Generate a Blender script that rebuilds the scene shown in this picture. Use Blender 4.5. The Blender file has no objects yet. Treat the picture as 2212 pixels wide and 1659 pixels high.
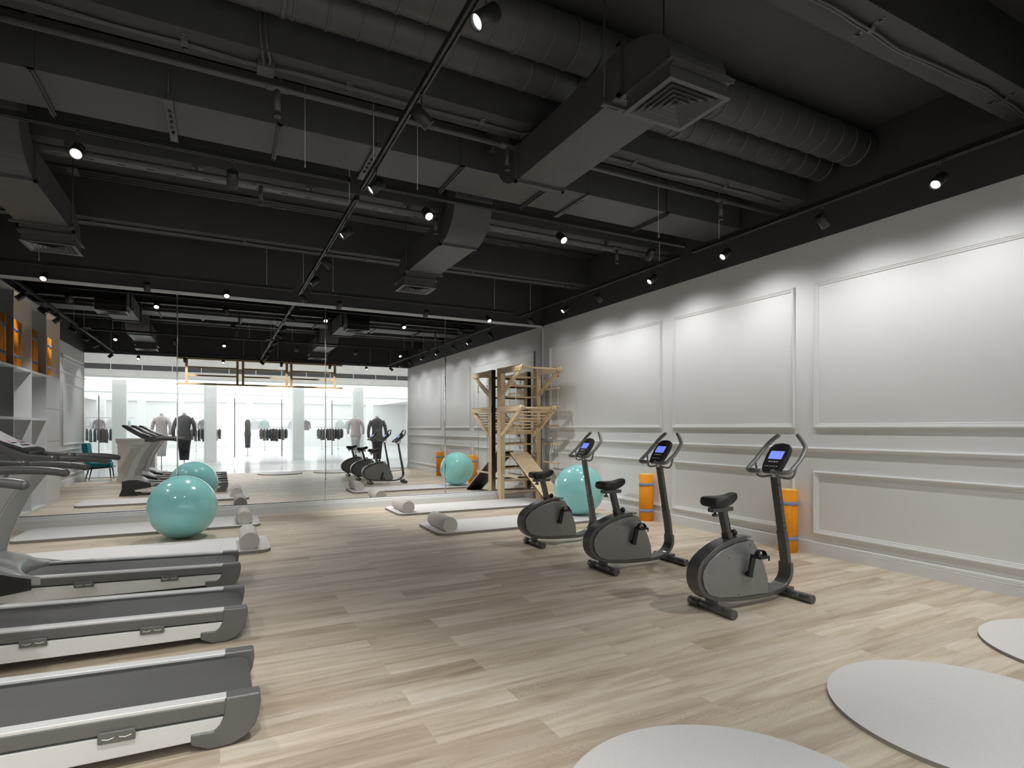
import bpy, bmesh, math, random
from mathutils import Vector, Matrix
random.seed(7)
S = bpy.context.scene
COL = S.collection
# ---------------------------------------------------------------- camera, world, exposure
cam = bpy.data.cameras.new('camera'); cam.sensor_width = 36; cam.lens = 20.0; cam.shift_y = 0.0429
cam.clip_start = 0.02; cam.clip_end = 200
camo = bpy.data.objects.new('camera', cam); COL.objects.link(camo)
camo.location = (0, 0, 1.35); camo.rotation_euler = (math.pi/2, 0, -math.radians(27.18))
S.camera = camo
W = bpy.data.worlds.new('world'); S.world = W; W.use_nodes = True
W.node_tree.nodes['Background'].inputs[0].default_value = (0.8, 0.85, 0.9, 1)
W.node_tree.nodes['Background'].inputs[1].default_value = 0.3
S.view_settings.view_transform = 'Standard'; S.view_settings.look = 'None'
S.view_settings.gamma = 1; S.view_settings.use_curve_mapping = False
S.view_settings.exposure = 0.24
try:
    S.cycles.use_denoising = True
    S.cycles.max_bounces = 10; S.cycles.diffuse_bounces = 5; S.cycles.glossy_bounces = 6
    S.cycles.transparent_max_bounces = 16; S.cycles.transmission_bounces = 6
    S.cycles.sample_clamp_indirect = 4.0; S.cycles.caustics_reflective = False; S.cycles.caustics_refractive = False
except Exception: pass

def area_light(name, loc, sx, sy, power, color=(1, 1, 1), rot=(0, 0, 0), spread=180):
    l = bpy.data.lights.new(name, 'AREA'); l.shape = 'RECTANGLE'; l.size = sx; l.size_y = sy
    l.energy = power; l.color = color; l.spread = math.radians(spread)
    o = bpy.data.objects.new(name, l); COL.objects.link(o); o.location = loc; o.rotation_euler = rot
    return o
# area lights added to brighten the mall outside the glass front
area_light('mall_corridor_fill', (2.0, -1.6, 4.0), 14, 3.0, 330, (1.0, 0.99, 0.97), rot=(-.62, 0, 0))
area_light('mall_shop_fill', (2.0, -9.3, 3.12), 16, 9, 500, (1.0, 1.0, 1.0))
area_light('mall_shop_fill', (2.0, -19.8, 3.12), 18, 9, 560, (1.0, 1.0, 1.0))
WALL_W, DOWN_W = 33.0, 108.0     # watts of the wall lights added under the right track cans, and of the track lamps

# ---------------------------------------------------------------- helpers
def hexc(h):
    h = h.lstrip('#'); r = []
    for i in (0, 2, 4):
        c = int(h[i:i+2], 16)/255.0
        r.append(c/12.92 if c <= 0.04045 else ((c+0.055)/1.055)**2.4)
    return (r[0], r[1], r[2], 1)
def mat(name, col, rough=0.5, metal=0.0, spec=0.5, noise=0.0, nscale=8.0, bump=0.0, bscale=60.0, coat=0.0, emit=None, estr=0.0):
    m = bpy.data.materials.new(name); m.use_nodes = True
    nt = m.node_tree; b = nt.nodes['Principled BSDF']
    c = hexc(col) if isinstance(col, str) else col
    b.inputs['Base Color'].default_value = c
    b.inputs['Roughness'].default_value = rough; b.inputs['Metallic'].default_value = metal
    b.inputs['Specular IOR Level'].default_value = spec; b.inputs['Coat Weight'].default_value = coat
    tc = nt.nodes.new('ShaderNodeTexCoord')
    n = nt.nodes.new('ShaderNodeTexNoise'); n.inputs['Scale'].default_value = nscale; n.inputs['Detail'].default_value = 4
    nt.links.new(tc.outputs['Object'], n.inputs['Vector'])
    mx = nt.nodes.new('ShaderNodeMix'); mx.data_type = 'RGBA'; mx.blend_type = 'MULTIPLY'
    mx.inputs[0].default_value = noise if noise else 0.02
    mx.inputs[6].default_value = c
    nt.links.new(n.outputs['Color'], mx.inputs[7]); 
    hs = nt.nodes.new('ShaderNodeHueSaturation'); hs.inputs['Saturation'].default_value = 0; hs.inputs['Value'].default_value = 1.9
    nt.links.new(n.outputs['Color'], hs.inputs['Color']); nt.links.new(hs.outputs['Color'], mx.inputs[7])
    nt.links.new(mx.outputs[2], b.inputs['Base Color'])
    if bump:
        n2 = nt.nodes.new('ShaderNodeTexNoise'); n2.inputs['Scale'].default_value = bscale; n2.inputs['Detail'].default_value = 3
        nt.links.new(tc.outputs['Object'], n2.inputs['Vector'])
        bp = nt.nodes.new('ShaderNodeBump'); bp.inputs['Strength'].default_value = bump; bp.inputs['Distance'].default_value = 0.004
        nt.links.new(n2.outputs['Fac'], bp.inputs['Height']); nt.links.new(bp.outputs['Normal'], b.inputs['Normal'])
    if emit:
        b.inputs['Emission Color'].default_value = hexc(emit); b.inputs['Emission Strength'].default_value = estr
    return m
M = {}
M['wall'] = mat('wall_paint', (0.79, 0.80, 0.80, 1), 0.55, noise=0.03, nscale=2)
M['trim'] = mat('trim_paint', (0.775, 0.785, 0.785, 1), 0.45, noise=0.02)
M['black'] = mat('black_ceiling_paint', (0.047, 0.0465, 0.046, 1), 0.62, noise=0.25, nscale=3)
M['duct'] = mat('duct_paint', (0.066, 0.065, 0.063, 1), 0.5, noise=0.15, nscale=4)
M['pipe'] = mat('pipe_paint', (0.074, 0.073, 0.071, 1), 0.42, noise=0.12, nscale=6)
M['track'] = mat('black_track_metal', (0.012, 0.012, 0.012, 1), 0.4, noise=0.1)
M['trackline'] = mat('track_conductor', (0.07, 0.07, 0.068, 1), 0.4, noise=0.1)
M['lamp'] = mat('black_lamp_metal', (0.02, 0.02, 0.02, 1), 0.45, noise=0.1)
M['dark'] = mat('painted_recess_shade', (0.004, 0.004, 0.004, 1), 0.9)  # near-black colour painted in as the shade of gaps and recesses
M['lens'] = mat('lamp_lens', (0.9, 0.9, 0.9, 1), 0.3, emit='#ffffff', estr=3.0)
M['cable'] = mat('white_suspension_cable', (0.6, 0.6, 0.58, 1), 0.4)
M['bike'] = mat('graphite_bike_paint', (0.105, 0.102, 0.10, 1), 0.3, metal=0.5, noise=0.08, coat=0.3)
M['bikeplate'] = mat('grey_bike_cover', (0.20, 0.205, 0.20, 1), 0.33, metal=0.35, noise=0.08, coat=0.3)
M['bar'] = mat('grey_handlebar', (0.20, 0.20, 0.195, 1), 0.38, metal=0.2, noise=0.05)
M['rubber'] = mat('black_rubber', (0.010, 0.010, 0.010, 1), 0.5, bump=0.1)
M['seat'] = mat('black_saddle', (0.008, 0.008, 0.008, 1), 0.45, bump=0.15)
M['screen'] = mat('blue_lit_screen', (0.1, 0.12, 0.4, 1), 0.3, emit='#6f84f0', estr=0.85)
M['ink'] = mat('white_print', (0.75, 0.75, 0.75, 1), 0.5)
M['orange'] = mat('orange_foam', '#f59a12', 0.75, noise=0.2, nscale=14, bump=0.3, bscale=120)
M['foamtop'] = mat('pale_foam_end', '#f0d58c', 0.8, noise=0.1)
M['strap'] = mat('grey_blue_strap', '#8f97b4', 0.9, noise=0.35, nscale=90, bump=0.4, bscale=200)
M['silver'] = mat('silver_rail', (0.80, 0.80, 0.79, 1), 0.35, metal=0.2)
M['tgrey'] = mat('treadmill_grey', (0.17, 0.17, 0.165, 1), 0.38, metal=0.3, noise=0.05)
M['tarm'] = mat('treadmill_arm_grey', (0.11, 0.11, 0.108, 1), 0.36, metal=0.3)
M['twhite'] = mat('treadmill_light_frame', (0.78, 0.785, 0.77, 1), 0.4)
M['tpost'] = mat('treadmill_upright_paint', (0.50, 0.51, 0.495, 1), 0.35, metal=0.3)
M['tdark'] = mat('treadmill_charcoal', (0.03, 0.03, 0.031, 1), 0.4)
M['belt'] = mat('treadmill_belt', (0.10, 0.10, 0.10, 1), 0.5, noise=0.15, nscale=40, bump=0.15, bscale=500)
M['red'] = mat('red_print', '#e8412a', 0.5)
M['navy'] = mat('navy_print', '#2b2f4d', 0.5)
M['panelw'] = mat('white_panel', (0.75, 0.76, 0.77, 1), 0.3)
M['teal'] = mat('teal_fabric', '#0b8f97', 0.8, noise=0.25, nscale=60, bump=0.3, bscale=300)
M['chairblack'] = mat('black_chair_wood', (0.01, 0.01, 0.014, 1), 0.5)
M['copper'] = mat('copper_tip', '#b07a4a', 0.4, metal=0.5)
M['redclip'] = mat('red_plastic', '#e0321f', 0.4)
M['rope'] = mat('white_rope', (0.5, 0.5, 0.5, 1), 0.8)
M['mallwhite'] = mat('mall_white', (0.86, 0.86, 0.86, 1), 0.5, noise=0.03)
M['mallconc'] = mat('mall_plaster', (0.70, 0.69, 0.66, 1), 0.6, noise=0.3, nscale=1.5)
M['mallfloor'] = mat('mall_glossy_floor', (0.80, 0.81, 0.82, 1), 0.14, spec=0.5, noise=0.05, nscale=2)
M['grille'] = mat('grille_fins', (0.10, 0.10, 0.10, 1), 0.6, noise=0.5, nscale=30)
M['chrome'] = mat('chrome', (0.4, 0.4, 0.41, 1), 0.2, metal=0.9)

def felt(name, col, edge=1.0):
    return mat(name, col, 0.95, noise=0.22, nscale=220, bump=0.5, bscale=500, spec=0.1)
M['felt'] = felt('woven_white_felt', (0.76, 0.745, 0.73, 1))
M['feltedge'] = felt('grey_mat_edge', (0.30, 0.28, 0.26, 1))
M['bolster'] = felt('woven_bolster', (0.64, 0.61, 0.58, 1))

def wood(name, c1, c2, ax=2, sc=1.0):
    m = bpy.data.materials.new(name); m.use_nodes = True; nt = m.node_tree; b = nt.nodes['Principled BSDF']
    tc = nt.nodes.new('ShaderNodeTexCoord'); mp = nt.nodes.new('ShaderNodeMapping')
    s = [14*sc, 14*sc, 14*sc]; s[ax] = 1.0*sc
    mp.inputs['Scale'].default_value = s
    nt.links.new(tc.outputs['Object'], mp.inputs['Vector'])
    n = nt.nodes.new('ShaderNodeTexNoise'); n.inputs['Scale'].default_value = 2.2; n.inputs['Detail'].default_value = 6; n.inputs['Distortion'].default_value = 0.8
    nt.links.new(mp.outputs['Vector'], n.inputs['Vector'])
    cr = nt.nodes.new('ShaderNodeValToRGB'); cr.color_ramp.elements[0].position = 0.35; cr.color_ramp.elements[1].position = 0.65
    cr.color_ramp.elements[0].color = hexc(c1); cr.color_ramp.elements[1].color = hexc(c2)
    nt.links.new(n.outputs['Fac'], cr.inputs['Fac']); nt.links.new(cr.outputs['Color'], b.inputs['Base Color'])
    b.inputs['Roughness'].default_value = 0.5
    return m
M['wood_z'] = wood('pale_beech_upright', '#d2b893', '#e2cba9', 2)
M['wood_x'] = wood('pale_beech_rung', '#d0b48e', '#e2caa8', 0)
M['wood_y'] = wood('pale_beech_arm', '#d4bb98', '#e5d0b0', 1)
M['oakbars'] = wood('golden_oak', '#9c8160', '#bb9f79', 0)

def floor_mat():
    m = bpy.data.materials.new('whitewashed_oak_planks'); m.use_nodes = True; nt = m.node_tree; N = nt.nodes; L = nt.links
    b = N['Principled BSDF']
    tc = N.new('ShaderNodeTexCoord')
    br = N.new('ShaderNodeTexBrick'); br.offset = 0.37; br.offset_frequency = 2
    br.inputs['Color1'].default_value = (0, 0, 0, 1); br.inputs['Color2'].default_value = (1, 1, 1, 1); br.inputs['Mortar'].default_value = (0.5, 0.5, 0.5, 1)
    br.inputs['Scale'].default_value = 1.0; br.inputs['Mortar Size'].default_value = 0.0012; br.inputs['Mortar Smooth'].default_value = 0.1
    br.inputs['Bias'].default_value = 0.0; br.inputs['Brick Width'].default_value = 1.32; br.inputs['Row Height'].default_value = 0.192
    L.new(tc.outputs['Object'], br.inputs['Vector'])
    sep = N.new('ShaderNodeSeparateColor'); L.new(br.outputs['Color'], sep.inputs['Color'])
    # shift the grain from plank to plank
    ad = N.new('ShaderNodeVectorMath'); ad.operation = 'MULTIPLY_ADD'
    L.new(br.outputs['Color'], ad.inputs[0]); ad.inputs[1].default_value = (13.7, 5.3, 9.1); L.new(tc.outputs['Object'], ad.inputs[2])
    mp = N.new('ShaderNodeMapping'); mp.inputs['Scale'].default_value = (0.75, 8.5, 1); L.new(ad.outputs[0], mp.inputs['Vector'])
    g1 = N.new('ShaderNodeTexNoise'); g1.inputs['Scale'].default_value = 1.3; g1.inputs['Detail'].default_value = 7; g1.inputs['Roughness'].default_value = 0.6; g1.inputs['Distortion'].default_value = 0.6
    L.new(mp.outputs[0], g1.inputs['Vector'])
    mp2 = N.new('ShaderNodeMapping'); mp2.inputs['Scale'].default_value = (6, 90, 1); L.new(ad.outputs[0], mp2.inputs['Vector'])
    g2 = N.new('ShaderNodeTexNoise'); g2.inputs['Scale'].default_value = 1.5; g2.inputs['Detail'].default_value = 4
    L.new(mp2.outputs[0], g2.inputs['Vector'])
    # cathedral ripples in narrow patches
    mp3 = N.new('ShaderNodeMapping'); mp3.inputs['Scale'].default_value = (1.6, 7.5, 1); L.new(ad.outputs[0], mp3.inputs['Vector'])
    wv = N.new('ShaderNodeTexWave'); wv.inputs['Scale'].default_value = 5.0; wv.inputs['Distortion'].default_value = 14; wv.inputs['Detail'].default_value = 3; wv.inputs['Detail Scale'].default_value = 1.6
    L.new(mp3.outputs[0], wv.inputs['Vector'])
    nz = N.new('ShaderNodeTexNoise'); nz.inputs['Scale'].default_value = 0.9; L.new(mp3.outputs[0], nz.inputs['Vector'])
    msk = N.new('ShaderNodeMapRange'); msk.inputs[1].default_value = 0.52; msk.inputs[2].default_value = 0.62; L.new(nz.outputs['Fac'], msk.inputs[0])
    cr = N.new('ShaderNodeValToRGB'); e = cr.color_ramp.elements
    e[0].position = 0.24; e[0].color = hexc('#a8957e'); e[1].position = 0.80; e[1].color = hexc('#efe8de')
    e2 = cr.color_ramp.elements.new(0.5); e2.color = hexc('#d6c9b6')
    L.new(g1.outputs['Fac'], cr.inputs['Fac'])
    mx = N.new('ShaderNodeMix'); mx.data_type = 'RGBA'; mx.blend_type = 'MULTIPLY'; mx.inputs[0].default_value = 1.0
    L.new(cr.outputs['Color'], mx.inputs[6])
    tone = N.new('ShaderNodeValToRGB'); te = tone.color_ramp.elements
    te[0].position = 0; te[0].color = (0.80, 0.765, 0.725, 1); te[1].position = 1; te[1].color = (1.08, 1.08, 1.07, 1)
    L.new(sep.outputs[0], tone.inputs['Fac']); L.new(tone.outputs['Color'], mx.inputs[7])
    mx2 = N.new('ShaderNodeMix'); mx2.data_type = 'RGBA'; mx2.blend_type = 'MULTIPLY'; mx2.inputs[0].default_value = 0.45
    L.new(mx.outputs[2], mx2.inputs[6])
    f2 = N.new('ShaderNodeMapRange'); f2.inputs[1].default_value = 0.3; f2.inputs[2].default_value = 0.7; f2.inputs[3].default_value = 0.78; f2.inputs[4].default_value = 1.10
    L.new(g2.outputs['Fac'], f2.inputs[0]); L.new(f2.outputs[0], mx2.inputs[7])
    # ripples
    rm = N.new('ShaderNodeMath'); rm.operation = 'MULTIPLY'; L.new(wv.outputs['Fac'], rm.inputs[0]); L.new(msk.outputs[0], rm.inputs[1])
    rs = N.new('ShaderNodeMath'); rs.operation = 'MULTIPLY'; L.new(rm.outputs[0], rs.inputs[0]); rs.inputs[1].default_value = 0.42
    mx3 = N.new('ShaderNodeMix'); mx3.data_type = 'RGBA'; mx3.inputs[7].default_value = hexc('#e3d8c8')
    L.new(rs.outputs[0], mx3.inputs[0]); L.new(mx2.outputs[2], mx3.inputs[6])
    mx4 = N.new('ShaderNodeMix'); mx4.data_type = 'RGBA'; mx4.inputs[7].default_value = hexc('#cdbfa9')
    mm = N.new('ShaderNodeMath'); mm.operation = 'MULTIPLY'; mm.inputs[1].default_value = 0.55; L.new(br.outputs['Fac'], mm.inputs[0])
    L.new(mm.outputs[0], mx4.inputs[0]); L.new(mx3.outputs[2], mx4.inputs[6])
    L.new(mx4.outputs[2], b.inputs['Base Color'])
    b.inputs['Roughness'].default_value = 0.42; b.inputs['Specular IOR Level'].default_value = 0.35
    bp = N.new('ShaderNodeBump'); bp.inputs['Strength'].default_value = 0.12; bp.inputs['Distance'].default_value = 0.003
    L.new(g2.outputs['Fac'], bp.inputs['Height']); L.new(bp.outputs['Normal'], b.inputs['Normal'])
    return m
M['floor'] = floor_mat()

def mirror_mat():
    m = bpy.data.materials.new('mirror_silver'); m.use_nodes = True; nt = m.node_tree; b = nt.nodes['Principled BSDF']
    b.inputs['Base Color'].default_value = (0.90, 0.905, 0.90, 1); b.inputs['Metallic'].default_value = 1; b.inputs['Roughness'].default_value = 0.0
    return m
M['mirror'] = mirror_mat()
def glass_mat():
    m = bpy.data.materials.new('clear_shopfront_glass'); m.use_nodes = True; nt = m.node_tree; N = nt.nodes
    for n in list(N): N.remove(n)
    out = N.new('ShaderNodeOutputMaterial'); t = N.new('ShaderNodeBsdfTransparent'); t.inputs[0].default_value = (0.97, 0.985, 0.98, 1)
    g = N.new('ShaderNodeBsdfGlossy'); g.inputs['Roughness'].default_value = 0.0; g.inputs[0].default_value = (1, 1, 1, 1)
    fr = N.new('ShaderNodeFresnel'); fr.inputs[0].default_value = 1.3
    mx = N.new('ShaderNodeMixShader'); nt.links.new(fr.outputs[0], mx.inputs[0]); nt.links.new(t.outputs[0], mx.inputs[1]); nt.links.new(g.outputs[0], mx.inputs[2])
    nt.links.new(mx.outputs[0], out.inputs[0]); return m
M['glass'] = glass_mat()
def ball_mat():
    m = mat('teal_vinyl_ball', '#93d6d4', 0.16, coat=0.4, noise=0.06, nscale=2.5)
    m.node_tree.nodes['Principled BSDF'].inputs['Coat Roughness'].default_value = 0.04
    return m
M['ball'] = ball_mat()

class MB:
    """collects shapes, then links them as one mesh object"""
    def __init__(s): s.bm = bmesh.new(); s.mi = 0
    def _f(s, vs):
        try:
            f = s.bm.faces.new(vs); f.material_index = s.mi; return f
        except ValueError: return None
    def box(s, x0, x1, y0, y1, z0, z1, bev=0):
        g = bmesh.ops.create_cube(s.bm, size=1)['verts']
        for v in g:
            v.co = Vector((x0 + (v.co.x+.5)*(x1-x0), y0 + (v.co.y+.5)*(y1-y0), z0 + (v.co.z+.5)*(z1-z0)))
        fs = {f for v in g for f in v.link_faces}
        for f in fs: f.material_index = s.mi
        if bev > 0:
            es = list({e for v in g for e in v.link_edges})
            r = bmesh.ops.bevel(s.bm, geom=es, offset=bev, segments=2, affect='EDGES', profile=0.7)
            for f in r['faces']: f.material_index = s.mi
        return s
    def obox(s, c, ax, ay, az, bev=0):
        """oriented box: centre and three half-axis vectors"""
        c = Vector(c); A = [Vector(ax), Vector(ay), Vector(az)]
        g = bmesh.ops.create_cube(s.bm, size=2)['verts']
        for v in g: v.co = c + A[0]*v.co.x + A[1]*v.co.y + A[2]*v.co.z
        for f in {f for v in g for f in v.link_faces}: f.material_index = s.mi
        if bev > 0:
            es = list({e for v in g for e in v.link_edges})
            r = bmesh.ops.bevel(s.bm, geom=es, offset=bev, segments=2, affect='EDGES', profile=0.7)
            for f in r['faces']: f.material_index = s.mi
        bmesh.ops.recalc_face_normals(s.bm, faces=s.bm.faces[:]) if False else None
        return s
    def bar(s, p, q, w, h, up=(0, 0, 1), bev=0):
        p = Vector(p); q = Vector(q); d = q-p; L = d.length; d.normalize(); u = Vector(up)
        if abs(d.dot(u)) > 0.99: u = Vector((0, 1, 0))
        r = d.cross(u).normalized(); u2 = r.cross(d).normalized()
        return s.obox((p+q)/2, d*L/2, r*w/2, u2*h/2, bev)
    def tube(s, pts, r, seg=12, closed=False, caps=True, sx=1.0, round_end=False):
        pts = [Vector(p) for p in pts]; n = len(pts)
        rs = r if isinstance(r, (list, tuple)) else [r]*n
        if round_end:
            d0 = (pts[0]-pts[1]).normalized(); d1 = (pts[-1]-pts[-2]).normalized()
            pre = [(pts[0]+d0*rs[0]*math.sin(a), rs[0]*math.cos(a)) for a in (1.45, 1.1, 0.7, 0.35)]
            post = [(pts[-1]+d1*rs[-1]*math.sin(a), rs[-1]*math.cos(a)) for a in (0.35, 0.7, 1.1, 1.45)]
            rs = [a[1] for a in pre]+list(rs)+[a[1] for a in post]
            pts = [a[0] for a in pre]+pts+[a[0] for a in post]; n = len(pts)
        rings = []; u = None
        for i in range(n):
            if closed: t = (pts[(i+1) % n]-pts[i-1]).normalized()
            elif i == 0: t = (pts[1]-pts[0]).normalized()
            elif i == n-1: t = (pts[-1]-pts[-2]).normalized()
            else: t = ((pts[i+1]-pts[i]).normalized()+(pts[i]-pts[i-1]).normalized()).normalized()
            if u is None:
                u = Vector((0, 0, 1)) if abs(t.z) < 0.9 else Vector((0, 1, 0))
            u = (u - t*u.dot(t)).normalized(); w = t.cross(u)
            rings.append([s.bm.verts.new(pts[i] + (u*math.cos(2*math.pi*k/seg)*sx + w*math.sin(2*math.pi*k/seg))*rs[i]) for k in range(seg)])
        m = n if closed else n-1
        for i in range(m):
            a = rings[i]; b = rings[(i+1) % n]
            for k in range(seg): 
                f = s._f([a[k], a[(k+1) % seg], b[(k+1) % seg], b[k]])
                if f: f.smooth = True
        if caps and not closed:
            s._f(rings[0][::-1]); s._f(rings[-1])
        return s
    def cyl(s, p, q, r, seg=20, r2=None, smooth=True):
        p = Vector(p); q = Vector(q)
        return s.tube([p, q], [r, r if r2 is None else r2], seg)
    def lathe(s, prof, c=(0, 0, 0), axis=(0, 0, 1), seg=24, closed=False):
        """prof: (radius, height along axis)"""
        c = Vector(c); d = Vector(axis).normalized()
        u = Vector((1, 0, 0)) if abs(d.x) < 0.9 else Vector((0, 1, 0)); u = (u-d*u.dot(d)).normalized(); w = d.cross(u)
        rings = []
        for r, h in prof:
            if r < 1e-6: rings.append([s.bm.verts.new(c+d*h)])
            else: rings.append([s.bm.verts.new(c+d*h+(u*math.cos(2*math.pi*k/seg)+w*math.sin(2*math.pi*k/seg))*r) for k in range(seg)])
        for a, b in zip(rings, rings[1:]):
            for k in range(seg):
                k2 = (k+1) % seg
                if len(a) == 1 and len(b) == 1: continue
                if len(a) == 1: f = s._f([a[0], b[k2], b[k]])
                elif len(b) == 1: f = s._f([a[k], a[k2], b[0]])
                else: f = s._f([a[k], a[k2], b[k2], b[k]])
                if f: f.smooth = True
        return s
    def prism(s, poly, axis, a0, a1, bev=0, smooth=False):
        """polygon in the plane across axis: axis 'y' takes (x,z), 'x' takes (y,z), 'z' takes (x,y)"""
        def P(p, a):
            if axis == 'y': return Vector((p[0], a, p[1]))
            if axis == 'x': return Vector((a, p[0], p[1]))
            return Vector((p[0], p[1], a))
        A = [s.bm.verts.new(P(p, a0)) for p in poly]; B = [s.bm.verts.new(P(p, a1)) for p in poly]
        fa = s._f(A[::-1]); fb = s._f(B); n = len(poly); side = []
        for k in range(n):
            f = s._f([A[k], A[(k+1) % n], B[(k+1) % n], B[k]])
            if f: f.smooth = smooth; side.append(f)
        if bev > 0 and fa and fb:
            es = list(fa.edges)+list(fb.edges)
            r = bmesh.ops.bevel(s.bm, geom=es, offset=bev, segments=2, affect='EDGES', profile=0.6)
            for f in r['faces']: f.material_index = s.mi
        return s
    def strip(s, path, w, axis_y0, axis_y1, bev=0):
        """a flat bar of thickness w following path (x,z), extruded along y"""
        n = len(path); P = [Vector((a[0], a[1])) for a in path]; L = []; R = []
        for i in range(n):
            if i == 0: t = P[1]-P[0]
            elif i == n-1: t = P[-1]-P[-2]
            else: t = (P[i+1]-P[i]).normalized()+(P[i]-P[i-1]).normalized()
            t.normalize(); nrm = Vector((-t.y, t.x)); ww = w[i] if isinstance(w, (list, tuple)) else w
            L.append(P[i]+nrm*ww/2); R.append(P[i]-nrm*ww/2)
        a, b = axis_y0, axis_y1
        V = [[s.bm.verts.new((q.x, y, q.y)) for q in lst] for lst in (L, R) for y in (a, b)]
        La, Lb, Ra, Rb = V
        for i in range(n-1):
            for q in ([La[i], La[i+1], Lb[i+1], Lb[i]], [Rb[i], Rb[i+1], Ra[i+1], Ra[i]], [Ra[i], Ra[i+1], La[i+1], La[i]], [Lb[i], Lb[i+1], Rb[i+1], Rb[i]]):
                s._f(q)
        s._f([La[0], Lb[0], Rb[0], Ra[0]]); s._f([Ra[-1], Rb[-1], Lb[-1], La[-1]])
        return s
    def build(s, name, mats, parent=None, loc=None, smooth=False, bev=0, sub=0):
        bmesh.ops.recalc_face_normals(s.bm, faces=s.bm.faces[:])
        me = bpy.data.meshes.new(name); s.bm.to_mesh(me); s.bm.free()
        if smooth:
            for p in me.polygons: p.use_smooth = True
        for m in (mats if isinstance(mats, (list, tuple)) else [mats]): me.materials.append(M[m] if isinstance(m, str) else m)
        o = bpy.data.objects.new(name, me); COL.objects.link(o)
        if parent: o.parent = parent
        if loc: o.location = loc
        if bev:
            b = o.modifiers.new('bevel', 'BEVEL'); b.width = bev; b.segments = 3; b.limit_method = 'ANGLE'; b.angle_limit = math.radians(40)
            for p in me.polygons: p.use_smooth = True
            try: b.harden_normals = True
            except Exception: pass
        if sub:
            q = o.modifiers.new('sub', 'SUBSURF'); q.levels = sub; q.render_levels = sub
        return o
def thing(name, label, cat, loc=(0, 0, 0), rz=0, group=None):
    o = bpy.data.objects.new(name, None); COL.objects.link(o); o.location = loc; o.rotation_euler = (0, 0, rz)
    o.empty_display_size = 0.1
    o['label'] = label; o['category'] = cat
    if group: o['group'] = group
    return o
def tag(o, label, cat, group=None, kind=None):
    o['label'] = label; o['category'] = cat
    if group: o['group'] = group
    if kind: o['kind'] = kind
    return o
def struct(o, label=None, cat=None):
    o['kind'] = 'structure'
    if label: o['label'] = label
    if cat: o['category'] = cat
    return o
def copy_tree(o, label=None, group=None, loc=None, rz=None, parent=None):
    c = o.copy(); COL.objects.link(c)
    c.parent = parent
    if label: c['label'] = label
    if group: c['group'] = group
    if loc is not None: c.location = loc
    if rz is not None: c.rotation_euler = (0, 0, rz)
    for ch in list(o.children): copy_tree(ch, parent=c)
    return c
def arc(cx, cz, r, a0, a1, n):
    return [(cx+r*math.cos(math.radians(a0+(a1-a0)*i/n)), cz+r*math.sin(math.radians(a0+(a1-a0)*i/n))) for i in range(n+1)]
ORD = ['first', 'second', 'third', 'fourth', 'fifth', 'sixth', 'seventh', 'eighth', 'ninth', 'tenth']

# ---------------------------------------------------------------- the room
XL, XR, YF, YB, ZC, ZW = -3.23, 5.67, 0.65, 9.72, 4.28, 3.36
struct(MB().box(XL-.2, XR+.2, YF, YB+.2, -.1, 0).build('floor', 'floor'), 'whitewashed oak plank floor of the gym', 'floor')
struct(MB().box(XL-.2, XR+.2, YF-.1, YB+.2, ZC, ZC+.1).build('ceiling', 'black'), 'black painted ceiling slab above beams and ducts', 'ceiling')
def two_tone(name, x0, x1, y0, y1, lab):
    m = MB(); m.box(x0, x1, y0, y1, 0, ZW); m.mi = 1; m.box(x0, x1, y0, y1, ZW, ZC)
    struct(m.build(name, ['wall', 'black']), lab, 'wall')
two_tone('wall_right', XR, XR+.15, YF, YB+.15, 'pale grey panelled wall behind the exercise bikes')
two_tone('wall_left', XL-.15, XL, YF, YB+.15, 'pale grey panelled wall seen only in the mirror')
two_tone('wall_back', XL, XR, YB+.012, YB+.15, 'wall carrying the full width mirror')
struct(MB().box(XL, XR, YF-.10, YF+.04, ZW+.02, ZC).build('wall_front', 'black'), 'black header above the glass shopfront', 'wall')
# stepped base boards
prof = [(0, 0), (.04, 0), (.04, .080), (.030, .082), (.030, .086), (.036, .088), (.034, .100), (.024, .102), (.024, .106), (.030, .108), (.027, .128), (.018, .134), (.012, .14), (0, .14)]
def bprism(name, poly, axis, a0, a1, lab):
    struct(MB().prism(poly, axis, a0, a1).build(name, 'trim'), lab, 'baseboard')
bb = MB(); bb.prism([(XR-.022-a*.0, z) if False else (XR-a*.6, z) for a, z in prof], 'y', YF, YB-.09)
struct(bb.build('baseboard_right', 'trim'), 'stepped white base board along the right wall', 'baseboard')
struct(MB().prism([(XL+a*.6, z) for a, z in prof], 'y', YF, 6.32).build('baseboard_left', 'trim'), 'stepped white base board along the left wall', 'baseboard')
pb = [(YB, 0), (YB-.09, 0), (YB-.09, .080), (YB-.076, .082), (YB-.076, .087), (YB-.085, .089), (YB-.083, .100), (YB-.070, .102), (YB-.070, .107), (YB-.078, .109), (YB-.072, .130), (YB-.060, .132), (YB-.060, .137), (YB-.066, .139), (YB-.062, .160), (YB, .160)]
struct(MB().prism(pb, 'x', XL, XR).build('baseboard_back', 'trim'), 'deep stepped base under the wall mirror', 'baseboard')
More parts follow.
